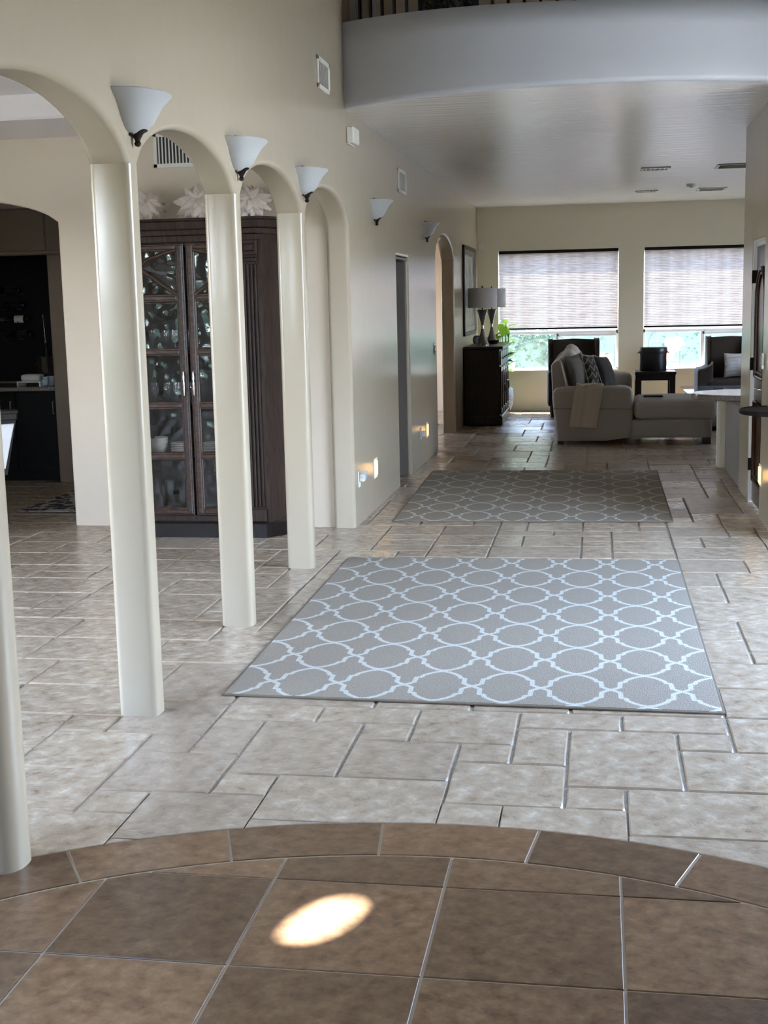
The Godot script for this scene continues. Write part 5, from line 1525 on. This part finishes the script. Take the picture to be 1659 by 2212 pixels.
# ---------------------------------------------------------------- outside
func make_garden() -> void:
	var g := MB.new().box(Vector3(-60, -0.3, -60), Vector3(60, -0.2, 60))
	struct("ground", g, M.lawn, "sunlit pale gravel around the house", "ground")
	struct("patio", MB.new().box(Vector3(-6, -0.25, -23.4), Vector3(7, -0.03, -19.72)), M.patio, "bright pale patio outside the far windows", "patio")
	var lf := leaf_mesh(0.065, 0.038)
	for e in [[Vector3(-1.25, 0, -22.3), Vector3(0.65, 1.25, 0.5), 4200, "clipped green hedge outside the left window", "hedge"], [Vector3(1.3, 0, -26.5), Vector3(5.2, 2.9, 0.8), 8000, "tall pale green shrubs along the back of the garden", "shrub"], [Vector3(-5.4, 0, 1.2), Vector3(3.0, 1.9, 0.8), 4000, "leafy shrubs before the dining room window", "shrub"]]:
		var s := thing("garden_hedge", e[3], e[4], e[0])
		var ext: Vector3 = e[1]
		obj("core", MB.new().soft(Vector3(-ext.x * 0.93, 0, -ext.z * 0.85), Vector3(ext.x * 0.93, ext.y * 0.95, ext.z * 0.85), minf(ext.z, 0.4) * 0.8, 6, Vector3(0.1, 0.1, 0.1)), M.hedge, s)
		var mm := MultiMesh.new()
		mm.transform_format = MultiMesh.TRANSFORM_3D
		mm.mesh = lf
		mm.instance_count = e[2]
		for k in e[2]:
			var d := Vector3(rng.randf_range(-1, 1), rng.randf_range(-1, 1), rng.randf_range(-1, 1)).normalized()
			var m := maxf(absf(d.x), maxf(absf(d.y), absf(d.z)))
			d = d / lerpf(1.0, m, 0.8)
			var at := Vector3(d.x * ext.x, ext.y * 0.5 + d.y * ext.y * 0.5, d.z * ext.z)
			mm.set_instance_transform(k, Transform3D(Basis.from_euler(Vector3(rng.randf_range(-1.5, 0.6), rng.randf() * TAU, rng.randf_range(-0.8, 0.8))).scaled(Vector3.ONE * rng.randf_range(0.8, 1.7)), at))
		var mi := MultiMeshInstance3D.new()
		mi.name = "leaves"
		mi.multimesh = mm
		mi.material_override = M.hedge
		mi.set_meta("kind", "stuff")
		s.add_child(mi)
	# wire trellis arches with hanging flower pots
	for k in 2:
		var cx: float = [0.28, 1.07][k]
		var t := thing("wire_trellis", ["thin wire trellis arch outside the left window", "thin wire trellis arch outside the right window"][k], "trellis", Vector3(cx, -0.03, -21.5), 0, "wire trellises on the patio")
		for s in [-0.25, 0.0, 0.25]:
			obj("wire", MB.new().tube([Vector3(s, 0, 0), Vector3(s, 0.95, 0)], 0.006, 6), M.iron, t)
		var arc := []
		for j in 13:
			arc.append(Vector3(-cos(PI * j / 12) * 0.25, 0.95 + sin(PI * j / 12) * 0.22, 0))
		obj("arch", MB.new().tube(arc, 0.006, 6), M.iron, t)
		for y in [0.35, 0.65, 0.95]:
			obj("wire", MB.new().tube([Vector3(-0.25, y, 0), Vector3(0.25, y, 0)], 0.005, 6), M.iron, t)
		var px: float = [0.13, 1.13][k]
		var p := thing("flower_pot", ["terracotta pot with green plant outside the left window", "terracotta pot with pink flowers outside the right window"][k], "flower pot", Vector3(px, [0.57, 0.655][k], -21.38), 0, "terracotta pots on the trellises")
		obj("pot", MB.new().lathe([Vector2(0, 0), Vector2(0.07, 0), Vector2(0.105, 0.14), Vector2(0.118, 0.142), Vector2(0.12, 0.18), Vector2(0.105, 0.18), Vector2(0.1, 0.15), Vector2(0, 0.15)], 24), M.terracotta, p)
		for j in 16:
			var a := j * 2.4
			var o := obj("leaf", lf, M.hedge, p)
			o.transform = Transform3D(Basis(Vector3.UP, a) * Basis(Vector3.RIGHT, rng.randf_range(-1.3, -0.2)).scaled(Vector3.ONE * rng.randf_range(0.9, 1.5)), Vector3(cos(a) * 0.04, 0.16, sin(a) * 0.04))
		if k == 1:
			var fm := MB.new()
			for j in 6:
				fm.add(MB.new().soft(Vector3(-0.022, -0.012, -0.03), Vector3(0.022, 0.012, 0.03), 0.012, 3), Transform3D(Basis(Vector3.UP, TAU * j / 6) * Basis(Vector3.RIGHT, 0.4), Vector3(sin(TAU * j / 6) * 0.035, 0, cos(TAU * j / 6) * 0.035)))
			var fme := fm.mesh()
			for j in 12:
				var o := obj("flower", fme, M.pink, p)
				o.transform = Transform3D(Basis(Vector3.RIGHT, rng.randf_range(0.3, 1.2)).scaled(Vector3.ONE * 1.1), Vector3(0.09 + rng.randf_range(-0.11, 0.11), 0.24 + rng.randf_range(-0.06, 0.07), 0.06 + rng.randf_range(-0.03, 0.05)))
	var bin := thing("garden_pot", "pale blue garden pot outside the left end of the window", "pot", Vector3(-1.50, -0.03, -21.5))
	obj("body", MB.new().lathe([Vector2(0, 0), Vector2(0.11, 0), Vector2(0.15, 0.5), Vector2(0.165, 0.7), Vector2(0.15, 0.7), Vector2(0.13, 0.6), Vector2(0, 0.58)], 24), M.pot_blue, bin)
	obj("rim", MB.new().lathe([Vector2(0.15, 0.68), Vector2(0.172, 0.685), Vector2(0.172, 0.715), Vector2(0.15, 0.72)], 24), M.pot_blue, bin)
	for k in 7:
		var t := thing("garden_tree", ["young leafy tree left of the entry window view", "leafy tree outside the tall entry window", "bushy tree beyond the entry door", "tree at the corner of the front garden", "tree behind the tall shrubs at left", "tree behind the tall shrubs in the middle", "tree behind the tall shrubs at right"][k], "tree", [Vector3(9, -0.2, -2), Vector3(11, -0.2, -7), Vector3(1, -0.2, 9), Vector3(-7, -0.2, 8), Vector3(-3.5, -0.2, -29), Vector3(1.5, -0.2, -30), Vector3(6, -0.2, -29)][k])
		obj("trunk", MB.new().tube([Vector3(0, 0, 0), Vector3(0.05, 1.2, 0), Vector3(0, 2.6, 0.05)], [0.14, 0.1, 0.06], 10), M.wood, t)
		var mm := MultiMesh.new()
		mm.transform_format = MultiMesh.TRANSFORM_3D
		mm.mesh = lf
		mm.instance_count = 2000
		for j in 2000:
			var d := Vector3(rng.randfn(), rng.randfn(), rng.randfn()).normalized() * pow(rng.randf(), 0.4)
			mm.set_instance_transform(j, Transform3D(Basis.from_euler(Vector3(rng.randf_range(-1, 1), rng.randf() * TAU, rng.randf_range(-1, 1))).scaled(Vector3.ONE * rng.randf_range(1.5, 3.0)), Vector3(0, 3.0, 0) + d * Vector3(1.5, 1.4, 1.5)))
		var mi := MultiMeshInstance3D.new()
		mi.name = "crown"
		mi.multimesh = mm
		mi.material_override = M.hedge
		mi.set_meta("kind", "stuff")
		t.add_child(mi)
